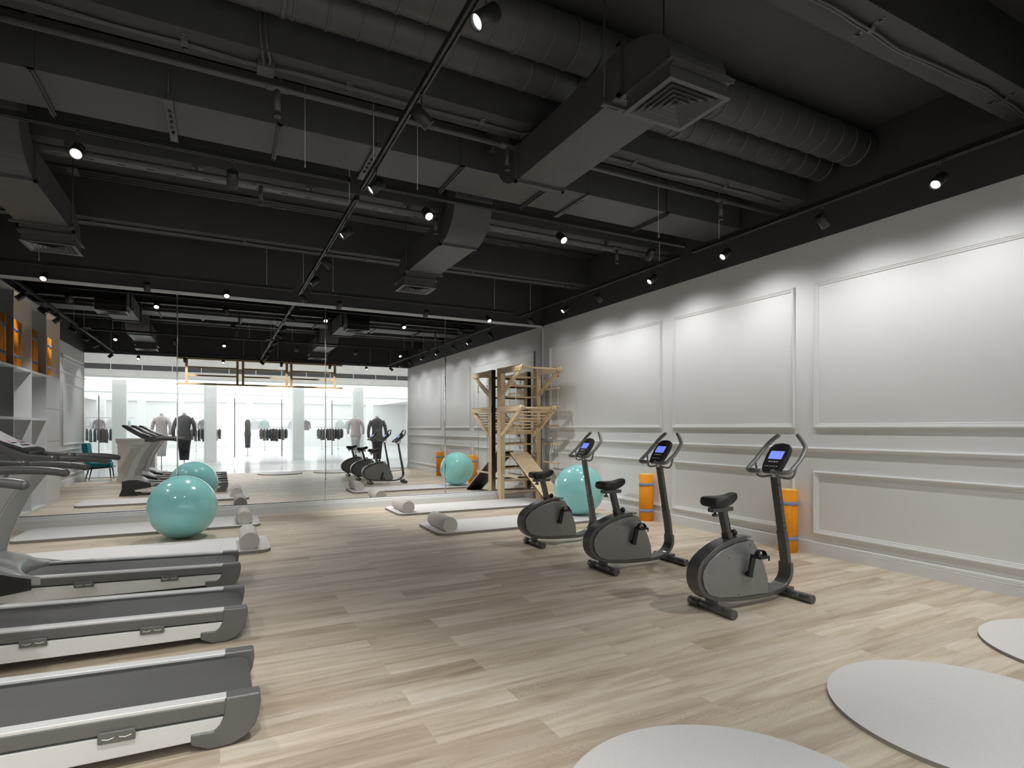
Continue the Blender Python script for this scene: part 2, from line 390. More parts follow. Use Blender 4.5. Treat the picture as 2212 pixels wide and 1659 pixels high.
# mirror frame
struct(MB().box(XL, XR-.03, YB-.006, YB+.012, .160, .1665).build('trim_90', 'dark'), 'black strip painted as a shadow gap under the wall mirror', 'trim')  # solid black strip stands in for the shade below the mirror edge
t = MB(); t.box(XL, XR, YB-.035, YB+.012, 3.325, 3.36); t.box(XR-.03, XR, YB-.035, YB+.012, .165, 3.36)
struct(t.build('trim_1', 'trim'), 'slim white frame around the wall mirror', 'trim')
seams = [-2.62-.02, -.558, 1.544, 3.634, XR-.03]
names = ['leftmost', 'second from left', 'third from left', 'rightmost']
for i in range(4):
    x0, x1 = seams[i]+.0015, seams[i+1]-.0015
    m = MB(); bv = .009; z0, z1 = .167, 3.324
    yb, yf = YB+.008, YB+.0
    a = [m.bm.verts.new(p) for p in ((x0, yb, z0), (x1, yb, z0), (x1, yb, z1), (x0, yb, z1))]
    b = [m.bm.verts.new(p) for p in ((x0+bv, yf, z0), (x1-bv, yf, z0), (x1-bv, yf, z1), (x0+bv, yf, z1))]
    k = [m.bm.verts.new(p) for p in ((x0, YB+.011, z0), (x1, YB+.011, z0), (x1, YB+.011, z1), (x0, YB+.011, z1))]
    m._f(b)
    for q in range(4): m._f([a[q], a[(q+1) % 4], b[(q+1) % 4], b[q]]); m._f([k[q], k[(q+1) % 4], a[(q+1) % 4], a[q]])
    m._f(k[::-1])
    tag(m.build('mirror_panel', 'mirror'), 'full height frameless mirror panel, %s of the four on the back wall' % names[i], 'mirror')

# picture-frame mouldings
def frame_ring(m, plane, base, sgn, u0, u1, z0, z1, prof):
    """prof: list of (inset, projection); sweeps round a rectangle on a wall plane"""
    loops = []
    for ins, pj in prof:
        c = base+sgn*pj
        loops.append([m.bm.verts.new((c, u, z)) for u, z in ((u0+ins, z0+ins), (u1-ins, z0+ins), (u1-ins, z1-ins), (u0+ins, z1-ins))])
    for a, b in zip(loops, loops[1:]):
        for k in range(4): m._f([a[k], a[(k+1) % 4], b[(k+1) % 4], b[k]])
FP = [(0, 0), (0, .022), (.006, .030), (.014, .030), (.018, .022), (.030, .018), (.034, .012), (.042, .012), (.047, .004), (.047, 0)]
k = 2
spansR = [(6.316, 9.42), (4.175, 6.083), (.86, 3.944)]
for (a, b), nm in zip(spansR, ('nearest the mirror', 'in the middle', 'nearest the camera')):
    for z0, z1, w in ((1.35, 2.905, 'tall'), (.222, .888, 'low')):
        m = MB(); frame_ring(m, 'x', XR, -1, a, b, z0, z1, FP)
        struct(m.build('trim_%d' % k, 'trim'), '%s panel moulding on the right wall, %s' % (w, nm), 'trim'); k += 1
rail = [(0, 1.098), (.012, 1.100), (.016, 1.110), (.030, 1.118), (.034, 1.128), (.030, 1.138), (.014, 1.142), (0, 1.144)]
struct(MB().prism([(XR-a, z) for a, z in rail], 'y', YF, YB-.04).build('trim_%d' % k, 'trim'), 'chair rail moulding along the right wall', 'trim'); k += 1
for z0, z1, w in ((2.95, 3.07, 'small top'), (.95, 2.41, 'tall'), (.22, .745, 'low')):
    for a, b, ww in ((.86, 3.1, 'near the glass'), (3.35, 6.1, 'beside the shelving')):
        m = MB(); frame_ring(m, 'x', XL, 1, a, b, z0, z1, FP)
        struct(m.build('trim_%d' % k, 'trim'), '%s panel moulding on the left wall, %s' % (w, ww), 'trim'); k += 1
for zz, pj in ((2.66, .03), (.83, .034)):
    struct(MB().prism([(XL+a*pj/.034, z-1.12+zz) for a, z in rail], 'y', YF, 6.32).build('trim_%d' % k, 'trim'), 'horizontal rail on the left wall at %s height' % ('upper' if zz > 2 else 'waist'), 'trim'); k += 1

# ---------------------------------------------------------------- beams
for i, (y0, y1, w) in enumerate(((1.98, 2.25, 'nearest the camera'), (4.04, 4.31, 'just before the flat main duct'), (6.08, 6.35, 'beyond the flat main duct'), (8.15, 8.50, 'closest to the mirror'))):
    struct(MB().box(XL, XR, y0, y1, 3.815, ZC).build('ceiling_beam', 'black'), 'black ceiling beam %s' % w, 'beam')

# ---------------------------------------------------------------- ducts
md = thing('main_duct', 'flat rectangular black main air duct crossing the whole ceiling', 'duct', (1.22, 5.2, 3.785))
def W2(o, p): return (p[0]-o.location.x, p[1]-o.location.y, p[2]-o.location.z)
def lbox(m, par, x0, x1, y0, y1, z0, z1, bev=0):
    l = par.location; return m.box(x0-l.x, x1-l.x, y0-l.y, y1-l.y, z0-l.z, z1-l.z, bev)
lbox(MB(), md, XL+.01, XR-.01, 4.92, 5.475, 3.785, 4.15).build('duct_body', 'duct', md)
MBt = MB(); lbox(MBt, md, XL+.01, XR-.01, 4.92, 5.475, 3.785, 4.15); MBt.bm.free()
for x in (-1.14, .43, 2.006, 2.943, 4.5):
    m = MB(); 
    lbox(m, md, x-.018, x+.018, 4.900, 4.921, 3.77, 4.16); lbox(m, md, x-.018, x+.018, 4.900, 5.53, 3.765, 3.786)
    lbox(m, md, x-.018, x+.018, 5.474, 5.495, 3.77, 4.16); lbox(m, md, x-.003, x+.003, 4.89, 5.54, 3.745, 3.766)
    m.build('joint_flange', 'duct', md)
for x in (-.34, 1.213, 3.424):
    m = MB()
    # slotted hanger: two side strips and cross pieces leave the slots open
    lbox(m, md, x-.028, x-.012, 4.88, 5.60, 3.765, 3.771); lbox(m, md, x+.012, x+.028, 4.88, 5.60, 3.765, 3.771)
    for j, (a, b) in enumerate(((4.88, 5.02), (5.07, 5.10), (5.16, 5.19), (5.25, 5.28), (5.34, 5.37), (5.43, 5.60))): lbox(m, md, x-.013, x+.013, a, b, 3.765, 3.771)
    lbox(m, md, x-.03, x-.026, 4.88, 5.60, 3.765, 3.785)
    for yy in (4.895, 5.575):
        l = md.location; m.cyl((x-l.x, yy-l.y, 3.76-l.z), (x-l.x, yy-l.y, 4.28-l.z), .005, 8); m.cyl((x-l.x, yy-l.y, 3.77-l.z), (x-l.x, yy-l.y, 3.81-l.z), .009, 8)
    m.build('slotted_hanger', 'pipe', md)

def branch(xc, s, label):
    r = thing('branch_duct', label, 'duct', (xc, 5.1975, 3.45), 0, None)
    hw = .22
    Q = lambda pts: [(s*d, z-3.45) for d, z in pts]
    MB().prism(Q([(.93, 3.45), (2.32, 3.45), (2.32, 3.74), (.93, 3.74)]), 'x', -hw, hw).build('duct_run', 'duct', r)
    outer = arc(.93, 3.895, .445, 270, 180, 12); inner = arc(.93, 3.895, .155, 180, 270, 8)
    MB().prism(Q(outer+[(.485, 3.93), (.2775, 3.97), (.2775, 4.14), (.60, 4.14), (.775, 3.93)]+inner), 'x', -hw, hw).build('elbow', 'duct', r)
    m = MB()
    def fl(m, d, t=.016, w=.022, z0=3.45, z1=3.74):
        for (a0, a1, b0, b1) in ((-hw-w, -hw, z0-w, z1+w), (hw, hw+w, z0-w, z1+w), (-hw-w, hw+w, z0-w, z0), (-hw-w, hw+w, z1, z1+w)):
            y = sorted((s*(d-t), s*(d+t))); m.box(a0, a1, y[0], y[1], b0-3.45, b1-3.45)
        for bx in (-hw-.008, hw+.008):
            for bz in (z0-.008, z1+.008): m.cyl((bx, s*(d+t), bz-3.45), (bx, s*(d+t+.008), bz-3.45), .008, 8)
    fl(m, .93); m.build('flange', 'pipe', r); m = MB(); fl(m, 2.33); m.build('flange', 'pipe', r)
    top = [(2.32, 3.45), (2.39, 3.42), (2.39, 3.315), (2.77, 3.315), (2.77, 3.41), (2.765, 3.476), (2.73, 3.555), (2.68, 3.613), (2.60, 3.66), (2.5, 3.70), (2.32, 3.74)]
    MB().prism(Q(top), 'x', -hw, hw).build('outlet_box', 'duct', r)
    m = MB(); w = .028; z = 3.40-3.45
    ys = sorted((s*2.36, s*2.80))
    for (a, b, c, d) in ((-hw-w, hw+w, ys[0]-.012, ys[0]), (-hw-w, hw+w, ys[1], ys[1]+.012), (-hw-w, -hw, ys[0], ys[1]), (hw, hw+w, ys[0], ys[1])): m.box(a, b, c, d, z, z+.006); 
    for (a, b, c, d) in ((-hw-.004, hw+.004, ys[0]-.002, ys[0]+.02), (-hw-.004, hw+.004, ys[1]-.035, ys[1]-.028)): m.box(a, b, c, d, z-.02, z+.02)
    for a in (-hw-.02, hw+.02):
        for b in ys: m.cyl((a, b, z-.01), (a, b, z+.012), .008, 8)
    m.build('angle_rim', 'pipe', r)
    # diffuser
    m = MB(); yc = s*2.58; hx, hy = .237, .213; zz = 3.30-3.45
    def ring(a0, b0, za, a1, b1, zb):
        A = [m.bm.verts.new((sx*a0, yc+sy*b0, za)) for sx, sy in ((-1, -1), (1, -1), (1, 1), (-1, 1))]
        B = [m.bm.verts.new((sx*a1, yc+sy*b1, zb)) for sx, sy in ((-1, -1), (1, -1), (1, 1), (-1, 1))]
        for q in range(4): m._f([A[q], A[(q+1) % 4], B[(q+1) % 4], B[q]])
    ring(hx, hy, zz+.006, hx, hy, zz); ring(hx, hy, zz, hx*.86, hy*.86, zz); ring(hx*.86, hy*.86, zz, hx*.80, hy*.80, zz+.016)
    for f0, f1 in ((.76, .66), (.60, .50), (.44, .34), (.28, .18)):
        ring(hx*f0, hy*f0, zz-.000, hx*f1, hy*f1, zz+.028); ring(hx*f0, hy*f0, zz, hx*f0*.985, hy*f0*.985, zz+.004)
    ring(hx*.12, hy*.12, zz, .001, .001, zz+.022)
    df = m.build('diffuser', M['pipe'], r)
    MB().box(-.2, .2, yc-.18, yc+.18, zz+.031, zz+.035).build('diffuser_throat', 'dark', df)  # black sheet paints the duct mouth dark behind the louvres
    # hanger strip with two rods
    m = MB(); y = s*2.20
    m.box(-.27, .27, y-.02, y-.010, -.018, -.012); m.box(-.27, .27, y+.010, y+.02, -.018, -.012); m.box(-.27, .27, y-.022, y-.018, -.018, .004)
    for a in (-.27, -.14, -.05, .04, .13, .22): m.box(a, a+.045, y-.012, y+.012, -.018, -.012)
    for a in (-.25, .25): m.cyl((a, y, -.02), (a, y, .83), .005, 8); m.cyl((a, y, -.012), (a, y, .03), .009, 8)
    m.build('hanger', 'pipe', r)
    return r
branch(2.46, -1, 'black branch duct with square diffuser, upper right, nearest the camera')
branch(2.46, 1, 'black elbowed branch duct with diffuser hanging left of the wall bars')
branch(-1.62, 1, 'black elbowed branch duct with diffuser at the far left')
branch(-1.62, -1, 'black branch duct with diffuser seen only in the mirror, top left')
def round_duct(y, z, r, rings, label):
    o = thing('round_duct', label, 'duct', (1.22, y, z)); m = MB()
    m.cyl((XL-1.22+.01, 0, 0), (XR-1.22-.01, 0, 0), r, 40).build('duct_body', 'duct', o)
    m = MB(); m.tube([(-.008, 0, 0), (-.006, 0, 0), (.006, 0, 0), (.008, 0, 0)], [r, r+.006, r+.006, r], 40, caps=False)
    rb = m.build('rib', 'pipe', o, loc=(rings-1.22, 0, 0)); x = rings+.2065
    while x < XR-.08:
        c = rb.copy(); COL.objects.link(c); c.parent = o; c.location = (x-1.22, 0, 0); x += .2065
    for xx in (.35, 3.6):   # hanging straps
        m = MB()
        m.tube([(xx-1.22-.016, 0, 0), (xx-1.22-.015, 0, 0), (xx-1.22+.015, 0, 0), (xx-1.22+.016, 0, 0)], [r, r+.009, r+.009, r], 40, caps=False)
        for yy in (-r, r): m.cyl((xx-1.22, yy, -.02), (xx-1.22, yy, ZC-z), .004, 6)
        m.build('hanging_strap', 'pipe', o)
round_duct(3.43, 4.095, .164, -3.15, 'thicker of the two round ribbed ducts along the ceiling')
round_duct(3.81, 4.075, .138, -3.10, 'thinner round ribbed duct beside the flat ceiling beam')

# ---------------------------------------------------------------- sprinkler pipes, conduits, clamps
def sprinkler(y, z, r, tees, label, x0=XL, x1=XR):
    o = thing('sprinkler_pipe', label, 'pipe', (1.22, y, z))
    MB().cyl((x0-1.22, 0, 0), (x1-1.22, 0, 0), r, 16).build('pipe_run', 'pipe', o)
    for t in tees:
        m = MB(); X = t-1.22
        m.tube([(X-.075, 0, 0), (X-.07, 0, 0), (X+.07, 0, 0), (X+.075, 0, 0)], [r, r+.007, r+.007, r], 16)
        m.cyl((X, 0, 0), (X, 0, -.165), r+.002, 16); m.lathe([(r+.001, 0), (r+.001, -.038), (r+.004, -.041), (r+.004, -.046), (r-.006, -.046), (r-.008, -.02), (0, -.02)], (X, 0, -.16), (0, 0, 1), 16)
        m.build('sprinkler_head', 'pipe', o)
sprinkler(4.33, 3.75, .020, (.36, 2.18, 4.70, -1.9), 'long sprinkler pipe in front of the flat main duct')
sprinkler(6.12, 3.75, .020, (.36, 2.18, 4.72, -1.9), 'long sprinkler pipe behind the flat main duct')
def cables(name, n, y, z, r, gap, x0, x1, label, wav=.012, clamps=(), amp=1.0):
    o = thing(name, label, 'cable', (1.22, y, z))
    for k in range(n):
        pts = []; N = int((x1-x0)/.12)
        for i in range(N+1):
            x = x0+(x1-x0)*i/N
            near = min([abs(x-c) for c in clamps] or [1]); f = min(1, near/.35)
            pts.append((x-1.22, (k-(n-1)/2)*gap + wav*f*math.sin(x*3.3+.5*y)*amp + .35*wav*f*math.sin(x*7.1+k*.4), -.004*f*(1+math.sin(x*2.3))))
        MB().tube(pts, r, 8).build('cable', 'pipe', o)
    return o
def clamp(x, y, z, w, label, group):
    o = thing('pipe_clamp', label, 'clamp', (x, y, z), 0, group)
    m = MB(); t = .02
    for s in (-1, 1):
        m.box(-t, t, min(s*w*.9, s*(w+.045)), max(s*w*.9, s*(w+.045)), -.004, 0)
        m.cyl((0, s*(w+.045), -.004), (0, s*(w+.045), 0), t, 16); m.cyl((0, s*(w+.04), -.009), (0, s*(w+.04), -.003), .008, 8)
    pts = arc(0, -.0, w, 180, 360, 10)
    m2 = [(a, max(b, -w)*0.95) for a, b in pts]
    L = [m.bm.verts.new((-t, a, b)) for a, b in m2]; R = [m.bm.verts.new((t, a, b)) for a, b in m2]
    L2 = [m.bm.verts.new((-t, a*.86, b*.86)) for a, b in m2]; R2 = [m.bm.verts.new((t, a*.86, b*.86)) for a, b in m2]
    for i in range(len(m2)-1):
        m._f([L[i], L[i+1], R[i+1], R[i]]); m._f([L2[i], R2[i], R2[i+1], L2[i+1]]); m._f([L[i], L2[i], L2[i+1], L[i+1]]); m._f([R[i], R[i+1], R2[i+1], R2[i]])
    m.build('saddle', 'pipe', o)
ZS = 3.815
c0 = (1.9, 3.555, 5.2)
cables('ceiling_cable', 2, 2.11, ZS-.02, .009, .02, XL, XR, 'pair of thick cables clipped under the nearest beam, top right', .02, c0)
for i, x in enumerate(c0): clamp(x, 2.11, ZS, .034, 'cable saddle clamp under the nearest beam, %s' % ('out of frame left', 'above the right wall bikes, upper one', 'lower one, by the right wall')[i], 'saddle clamps on the nearest beam')
c1 = (-1.2, -.2, .826, 1.869, 3.418, 4.576, 5.411)
cables('ceiling_cable', 4, 4.185, ZS-.014, .0045, .011, XL, 5.45, 'bundle of four thin cables under the second beam', .02, c1)
for i, x in enumerate(c1): clamp(x, 4.185, ZS, .027, 'saddle clamp holding thin cables under the second beam, %s from the left' % ORD[i], 'saddle clamps on the second beam')
jb = thing('junction_box', 'small square junction box on the second beam with two conduits', 'box', (.277, 4.19, ZS))
MB().box(-.055, .055, -.05, .07, -.05, 0, .006).build('box_body', 'duct', jb)
for k in (-.016, .016): MB().tube([(k, -.03, -.035), (k*1.3, -.10, -.03), (k*1.3-.01, -.13, -.01), (k-.02, -.155, .03), (k-.03, -.16, .12), (k-.03, -.16, .45)], .009, 10).build('conduit', 'pipe', jb)
sd = thing('smoke_detector', 'round smoke detector under the second beam beside the large branch duct', 'detector', (2.30, 4.19, ZS))
MB().lathe([(0, 0), (.062, 0), (.064, -.02), (.058, -.03), (.03, -.034), (0, -.034)], seg=28).build('base', 'duct', sd)
m = MB(); m.lathe([(.028, -.034), (.030, -.05), (.022, -.058), (0, -.06)], seg=20)
for a in range(6): m.box(math.cos(a)*.024-.003, math.cos(a)*.024+.003, math.sin(a)*.024-.003, math.sin(a)*.024+.003, -.054, -.03)
m.build('sensor_head', 'pipe', sd)
# slotted tray and ceiling conduits near beam three
tr = thing('slotted_tray', 'long slotted cable tray under the third beam', 'tray', (1.22, 6.33, 3.79))
m = MB(); m.box(XL-1.22, XR-1.22, -.05, -.012, -.004, 0); m.box(XL-1.22, XR-1.22, .012, .05, -.004, 0); m.box(XL-1.22, XR-1.22, -.053, -.05, -.004, .025)
x = XL+.1
while x < XR-.2: m.box(x-1.22, x-1.22+.17, -.013, .013, -.004, 0); x += .235
m.build('tray_body', 'pipe', tr)
c2 = (-1.15, -.193, .827, 1.854, 4.539)
for i, x in enumerate(c2): 
    o = thing('pipe_hanger', 'round pipe hanger above the rear sprinkler pipe, %s from the left' % ORD[i], 'clamp', (x, 6.15, ZS), 0, 'hangers over the rear sprinkler pipe')
    m = MB(); m.lathe([(0, 0), (.05, 0), (.05, -.008), (0, -.010)], seg=20); m.box(-.012, .012, -.055, -.005, -.05, -.003); m.build('hanger_plate', 'pipe', o)
for k, y in enumerate((7.90, 7.98, 8.06)):
    o = thing('conduit', 'dark rigid conduit on the ceiling near the fourth beam, %s from the camera' % ORD[k], 'conduit', (1.22, y, 4.25))
    m = MB(); m.cyl((XL-1.22, 0, 0), (XR-1.22, 0, 0), .017, 12)
    for x in (-1.5, .3+.2*k, 2.4, 4.35-.2*k): m.cyl((x-1.3, 0, 0), (x-1.14, 0, 0), .022, 12)
    m.build('conduit_run', 'pipe', o)
c3 = (-1.342, .292, 1.9, 3.561, 5.228)
cables('ceiling_cable', 4, 8.33, ZS-.014, .008, .018, XL, 5.50, 'bundle of thin conduits under the beam closest to the mirror', .0, c3)
for i, x in enumerate(c3): clamp(x, 8.33, ZS, .045, 'saddle clamp under the beam closest to the mirror, %s from the left' % ORD[i], 'saddle clamps on the beam by the mirror')

# ---------------------------------------------------------------- lighting tracks
def track(p, q, cabs, label):
    """p,q: ends (x,y); cabs: positions along the run where it hangs from thin cables"""
    along_x = abs(q[0]-p[0]) > abs(q[1]-p[1])
    cx, cy = (p[0]+q[0])/2, (p[1]+q[1])/2; L = abs(q[0]-p[0])+abs(q[1]-p[1])
    o = thing('lighting_track', label, 'track light rail', (cx, cy, 3.40))
    def b(m, a0, a1, w0, w1, z0, z1):
        if along_x: m.box(a0, a1, w0, w1, z0, z1)
        else: m.box(w0, w1, a0, a1, z0, z1)
    m = MB(); b(m, -L/2, L/2, -.020, .020, .012, .042); b(m, -L/2, L/2, -.020, -.010, 0, .013); b(m, -L/2, L/2, .010, .020, 0, .013)
    b(m, -L/2, -L/2+.02, -.02, .02, 0, .013); b(m, L/2-.02, L/2, -.02, .02, 0, .013)
    m.build('rail_body', 'track', o)
    m = MB(); b(m, -L/2+.03, L/2-.03, -.0135, -.0095, -.0012, .0); b(m, -L/2+.03, L/2-.03, .0095, .0135, -.0012, .0)
    m.build('conductor', 'trackline', o)
    for c in cabs:
        d = c-(cx if along_x else cy); x, y = (d, 0) if along_x else (0, d)
        m = MB(); m.cyl((x, y, .07), (x, y, ZC-3.40), .0028, 6); m.cyl((x, y, .04), (x, y, .078), .006, 10)
        m.build('suspension_cable', 'cable', o)
for y, w in ((4.85, 'below the flat main duct'), (9.065, 'closest to the mirror'), (1.06, 'nearest the shopfront, seen in the mirror')):
    track((-2.39, y), (.967, y), (-2.02, .612), 'crosswise black lighting track, left half, %s' % w)
    track((1.226, y), (4.69, y), (1.552, 4.308), 'crosswise black lighting track, right half, %s' % w)
for x, w in ((1.097, 'central'), (4.93, 'right hand'), (-2.56, 'left hand')):
    track((x, .80), (x, 4.97), (1.2, 4.57), '%s lengthwise black lighting track, near half' % w)
    track((x, 5.18), (x, 9.34), (5.53, 8.88), '%s lengthwise black lighting track, far half' % w)

def add_spot(par, loc, direction, power, size, blend=.6, rad=.035):
    l = bpy.data.lights.new('lamp_light', 'SPOT'); l.energy = power; l.spot_size = math.radians(size); l.spot_blend = blend
    l.shadow_soft_size = rad; l.color = (1.0, .985, .97)
    o = bpy.data.objects.new('lamp_light', l); COL.objects.link(o); o.parent = par; o.location = loc
    o.rotation_euler = Vector(direction).to_track_quat('-Z', 'Y').to_euler()
    return o
LAMPS = {}
def make_lamp(d, tilt):
    """one track lamp, its can tilted towards d (x,y)"""
    t = math.radians(tilt); A = Vector((d[0]*math.sin(t), d[1]*math.sin(t), -math.cos(t)))
    o = thing('track_spotlight', 'black track spotlight', 'spotlight')
    m = MB(); m.cyl((0, 0, 0), (0, 0, -.022), .011, 12); m.cyl((0, 0, -.022), (0, 0, -.115), .0048, 10); m.cyl((0, 0, -.016), (0, 0, -.034), .008, 12)
    m.build('stem', 'lamp', o)
    C = Vector((0, 0, -.145)); b = C-A*.062; r = .041
    m = MB(); m.lathe([(0, .018), (r-.006, .018), (r-.005, 0), (r, 0), (r, .128), (r-.003, .130), (r-.006, .128), (r-.008, .112)], b, A, 28)
    h = m.build('housing', 'lamp', o)
    MB().lathe([(0, .1125), (r-.006, .1125)], b, A, 28).build('lens', 'lens', h)
    add_spot(o, b+A*.134, Vector((d[0]*.42, d[1]*.42, -.9)), DOWN_W, 78, .9)
    return o
def lamp(x, y, d, label, light=None):
    if d not in LAMPS:
        o = make_lamp(d, 50); LAMPS[d] = o
    else: o = copy_tree(LAMPS[d])
    o.location = (x, y, 3.40); o['label'] = label; o['group'] = 'black spotlights on the ceiling tracks'
    if light:
        for ch in o.children:
            if ch.type == 'LIGHT':
                ch.data = ch.data.copy(); 
                for k_, v_ in light.items():
                    if k_ == 'energy': ch.data.energy = v_
                    if k_ == 'size': ch.data.spot_size = math.radians(v_)
                    if k_ == 'blend': ch.data.spot_blend = v_
                    if k_ == 'loc': ch.location = v_
                    if k_ == 'aim': ch.rotation_euler = Vector(v_).to_track_quat('-Z', 'Y').to_euler()
    return o
XS = (-1.97, -.873, .086, 1.645, 3.05, 4.19)
D1 = ((0, 1), (0, -1), (0, 1), (0, -1), (0, -1), (0, 1)); D2 = ((0, -1), (0, 1), (0, -1), (0, 1), (0, 1), (0, -1)); D0 = ((0, 1), (0, -1), (0, 1), (0, -1), (0, -1), (0, 1))
for yy, DD, w in ((4.85, D1, 'crosswise track under the flat main duct'), (9.065, D2, 'crosswise track closest to the mirror'), (1.06, D0, 'crosswise track nearest the shopfront')):
    for i, x in enumerate(XS):
        lamp(x, yy, DD[i], 'black spotlight, %s from the left on the %s' % (ORD[i], w), {'energy': DOWN_W*(.05 if yy == 4.85 and 0 < x < 4 else 2.2 if yy > 9 and x > 2.9 and x < 3.2 else 1.0 if yy > 9 else 1.15 if yy < 2 else .8)})
YS = (1.28, 2.40, 3.35, 4.48, 5.67, 6.82, 7.74, 8.87)
wash = {'energy': WALL_W, 'size': 142, 'blend': 1.0}
for x, dirs, w in ((1.097, (1, -1, 1, -1, -1, 1, -1, 1), 'central lengthwise track'), (4.93, (1, -1, 1, -1, -1, 1, -1, 1), 'right lengthwise track'), (-2.56, (-1, 1, -1, 1, 1, -1, 1, -1), 'left lengthwise track')):
    for i, y in enumerate(YS):
        L = None
        if x == 1.097 and 3 < y < 7.3: L = {'energy': DOWN_W*.05}
        if x == -2.56: L = {'energy': DOWN_W*.32}
        if x == 1.097 and y > 8: L = {'energy': DOWN_W*2.6, 'aim': (.62, 0, -.78)}
        if x == 4.93: L = dict(wash, aim=(.36, 0, -.93), loc=(.02, 0, -.225), energy=WALL_W*{1.28: .75, 2.40: .85, 8.87: .25, 7.74: .9}.get(y, 1))  # light added below each can, turned to the wall whichever way the head points
        lamp(x, y, (dirs[i], 0), 'black spotlight, %s from the camera end on the %s' % (ORD[i], w), L)

# ---------------------------------------------------------------- shelving unit (left wall, seen in the mirror)
cab = thing('shelving_unit', 'tall built-in pale grey shelving unit with yoga mats on top shelves', 'shelving', (-2.92, 7.98, 0))
def cb(m, x0, x1, y0, y1, z0, z1, bev=0): return m.box(x0+2.92, x1+2.92, y0-7.98, y1-7.98, z0, z1, bev)
m = MB(); yv = (6.322, 7.233, 8.091, 8.954, 9.66)
for y in yv: cb(m, -3.22, -2.62, y-.011 if y > 6.4 else y, y+.011, 0, 3.345)
cb(m, -3.228, -3.215, 6.322, 9.66, 0, 3.345); m.build('carcass', 'trim', cab)
for z0, z1, a in ((3.32, 3.345, 6.33), (2.215, 2.250, 6.33), (1.473, 1.51, 7.24), (0, .055, 6.33)):
    cb(MB(), -3.216, -2.621, a, 9.65, z0, z1).build('shelf', 'trim', cab)
for z0, z1 in ((.058, .552), (.557, 1.113), (1.118, 1.679), (1.684, 2.212)):
    cb(MB(), -2.66, -2.619, 6.335, 7.218, z0, z1, .002).build('drawer_front', 'trim', cab)

def make_mat():
    o = thing('yoga_mat', 'rolled orange yoga mat', 'yoga mat')
    m = MB(); poly = []; n = 40; r = .097
    outp = [(r*math.cos(2*math.pi*i/n), r*math.sin(2*math.pi*i/n)) for i in range(n)]
    # spiral: outer wrap ends in a small flap
    poly = [((r+.006*(i/n))*math.cos(2*math.pi*i/n), (r+.006*(i/n))*math.sin(2*math.pi*i/n)) for i in range(n+1)]
    m.prism(poly[:-1]+[poly[-1]], 'z', 0, .675)
    for f in m.bm.faces:
        if len(f.verts) == 4: f.smooth = False
    # rolled layers at the top end
    for rr in (.086, .070, .054, .038, .022):
        m.tube([(rr*math.cos(a), rr*math.sin(a), .676) for a in [2*math.pi*i/28 for i in range(28)]], .0035, 6, closed=True)
    for f in m.bm.faces:
        if f.calc_center_median().z > .6735: f.material_index = 1
    body = m.build('roll', ['orange', 'foamtop'], o)
    for p in body.data.polygons: p.use_smooth = len(p.vertices) == 4 and abs(p.normal.z) < .5
    for z in (.15, .53):
        m = MB(); m.tube([(0, 0, z-.022), (0, 0, z-.021), (0, 0, z+.021), (0, 0, z+.022)], [.100, .1045, .1045, .100], 36, caps=False); m.build('strap', 'strap', o)
    return o
mat0 = make_mat(); mat0.location = (5.545, 6.50, 0); mat0['label'] = 'rolled orange yoga mat standing against the wall behind the middle bike'; mat0.rotation_euler = (0, 0, 2.7)
for nme in ():
    pass
m2_ = copy_tree(mat0, 'rolled orange yoga mat standing against the wall behind the nearest bike', None, (5.545, 4.17, 0), 4.2)
G = 'rolled orange yoga mats on the top shelf row'
cells = ((6.322, 7.233, 'shelf bay farthest from the mirror'), (7.233, 8.091, 'second shelf bay from the far end'), (8.091, 8.954, 'third shelf bay from the far end'), (8.954, 9.66, 'shelf bay next to the mirror'))
for a, b, w in cells:
    for k_ in range(3):
        copy_tree(mat0, 'rolled orange yoga mat in the %s, %s of three' % (w, ORD[k_]), G, (-2.74-.012*k_, b-.125-.202*k_, 2.251), .9*k_)

# ---------------------------------------------------------------- felt mats and bolsters
def rrect(x0, x1, y0, y1, r, n=6):
    out = []
    for cx, cy, a in ((x1-r, y0+r, -90), (x1-r, y1-r, 0), (x0+r, y1-r, 90), (x0+r, y0+r, 180)):
        out += [(cx+r*math.cos(math.radians(a+90*i/n)), cy+r*math.sin(math.radians(a+90*i/n))) for i in range(n+1)]
    return out
def felt_slab(poly, z0, z1):
    m = MB(); m.prism(poly, 'z', z0, z1, bev=.004)
    for f in m.bm.faces: f.material_index = 0 if abs(f.normal.z) > .8 and f.calc_center_median().z > (z0+z1)/2 else 1
    return m
def floor_mat_(x0, x1, y0, y1, label):
    cx, cy = (x0+x1)/2, (y0+y1)/2
    m = MB(); m.prism(rrect(x0-cx, x1-cx, y0-cy, y1-cy, .13), 'z', 0, .034, bev=.004)
    bmesh.ops.recalc_face_normals(m.bm, faces=m.bm.faces[:])
    for f in m.bm.faces: f.material_index = 0 if f.normal.z > .8 else 1
    o = m.build('exercise_mat', ['felt', 'feltedge'], loc=(cx, cy, 0)); return tag(o, label, 'exercise mat')
floor_mat_(-2.2, .50, 8.50, 9.45, 'long pale felt mat by the mirror, left of room, behind the ball')
floor_mat_(-2.2, .50, 6.70, 7.62, 'long pale felt mat between the left ball and the treadmills')
floor_mat_(2.43, 5.2, 8.50, 9.45, 'long pale felt mat at the foot of the wooden wall bars')
floor_mat_(2.43, 5.2, 6.70, 7.62, 'long pale felt mat under the right exercise ball')
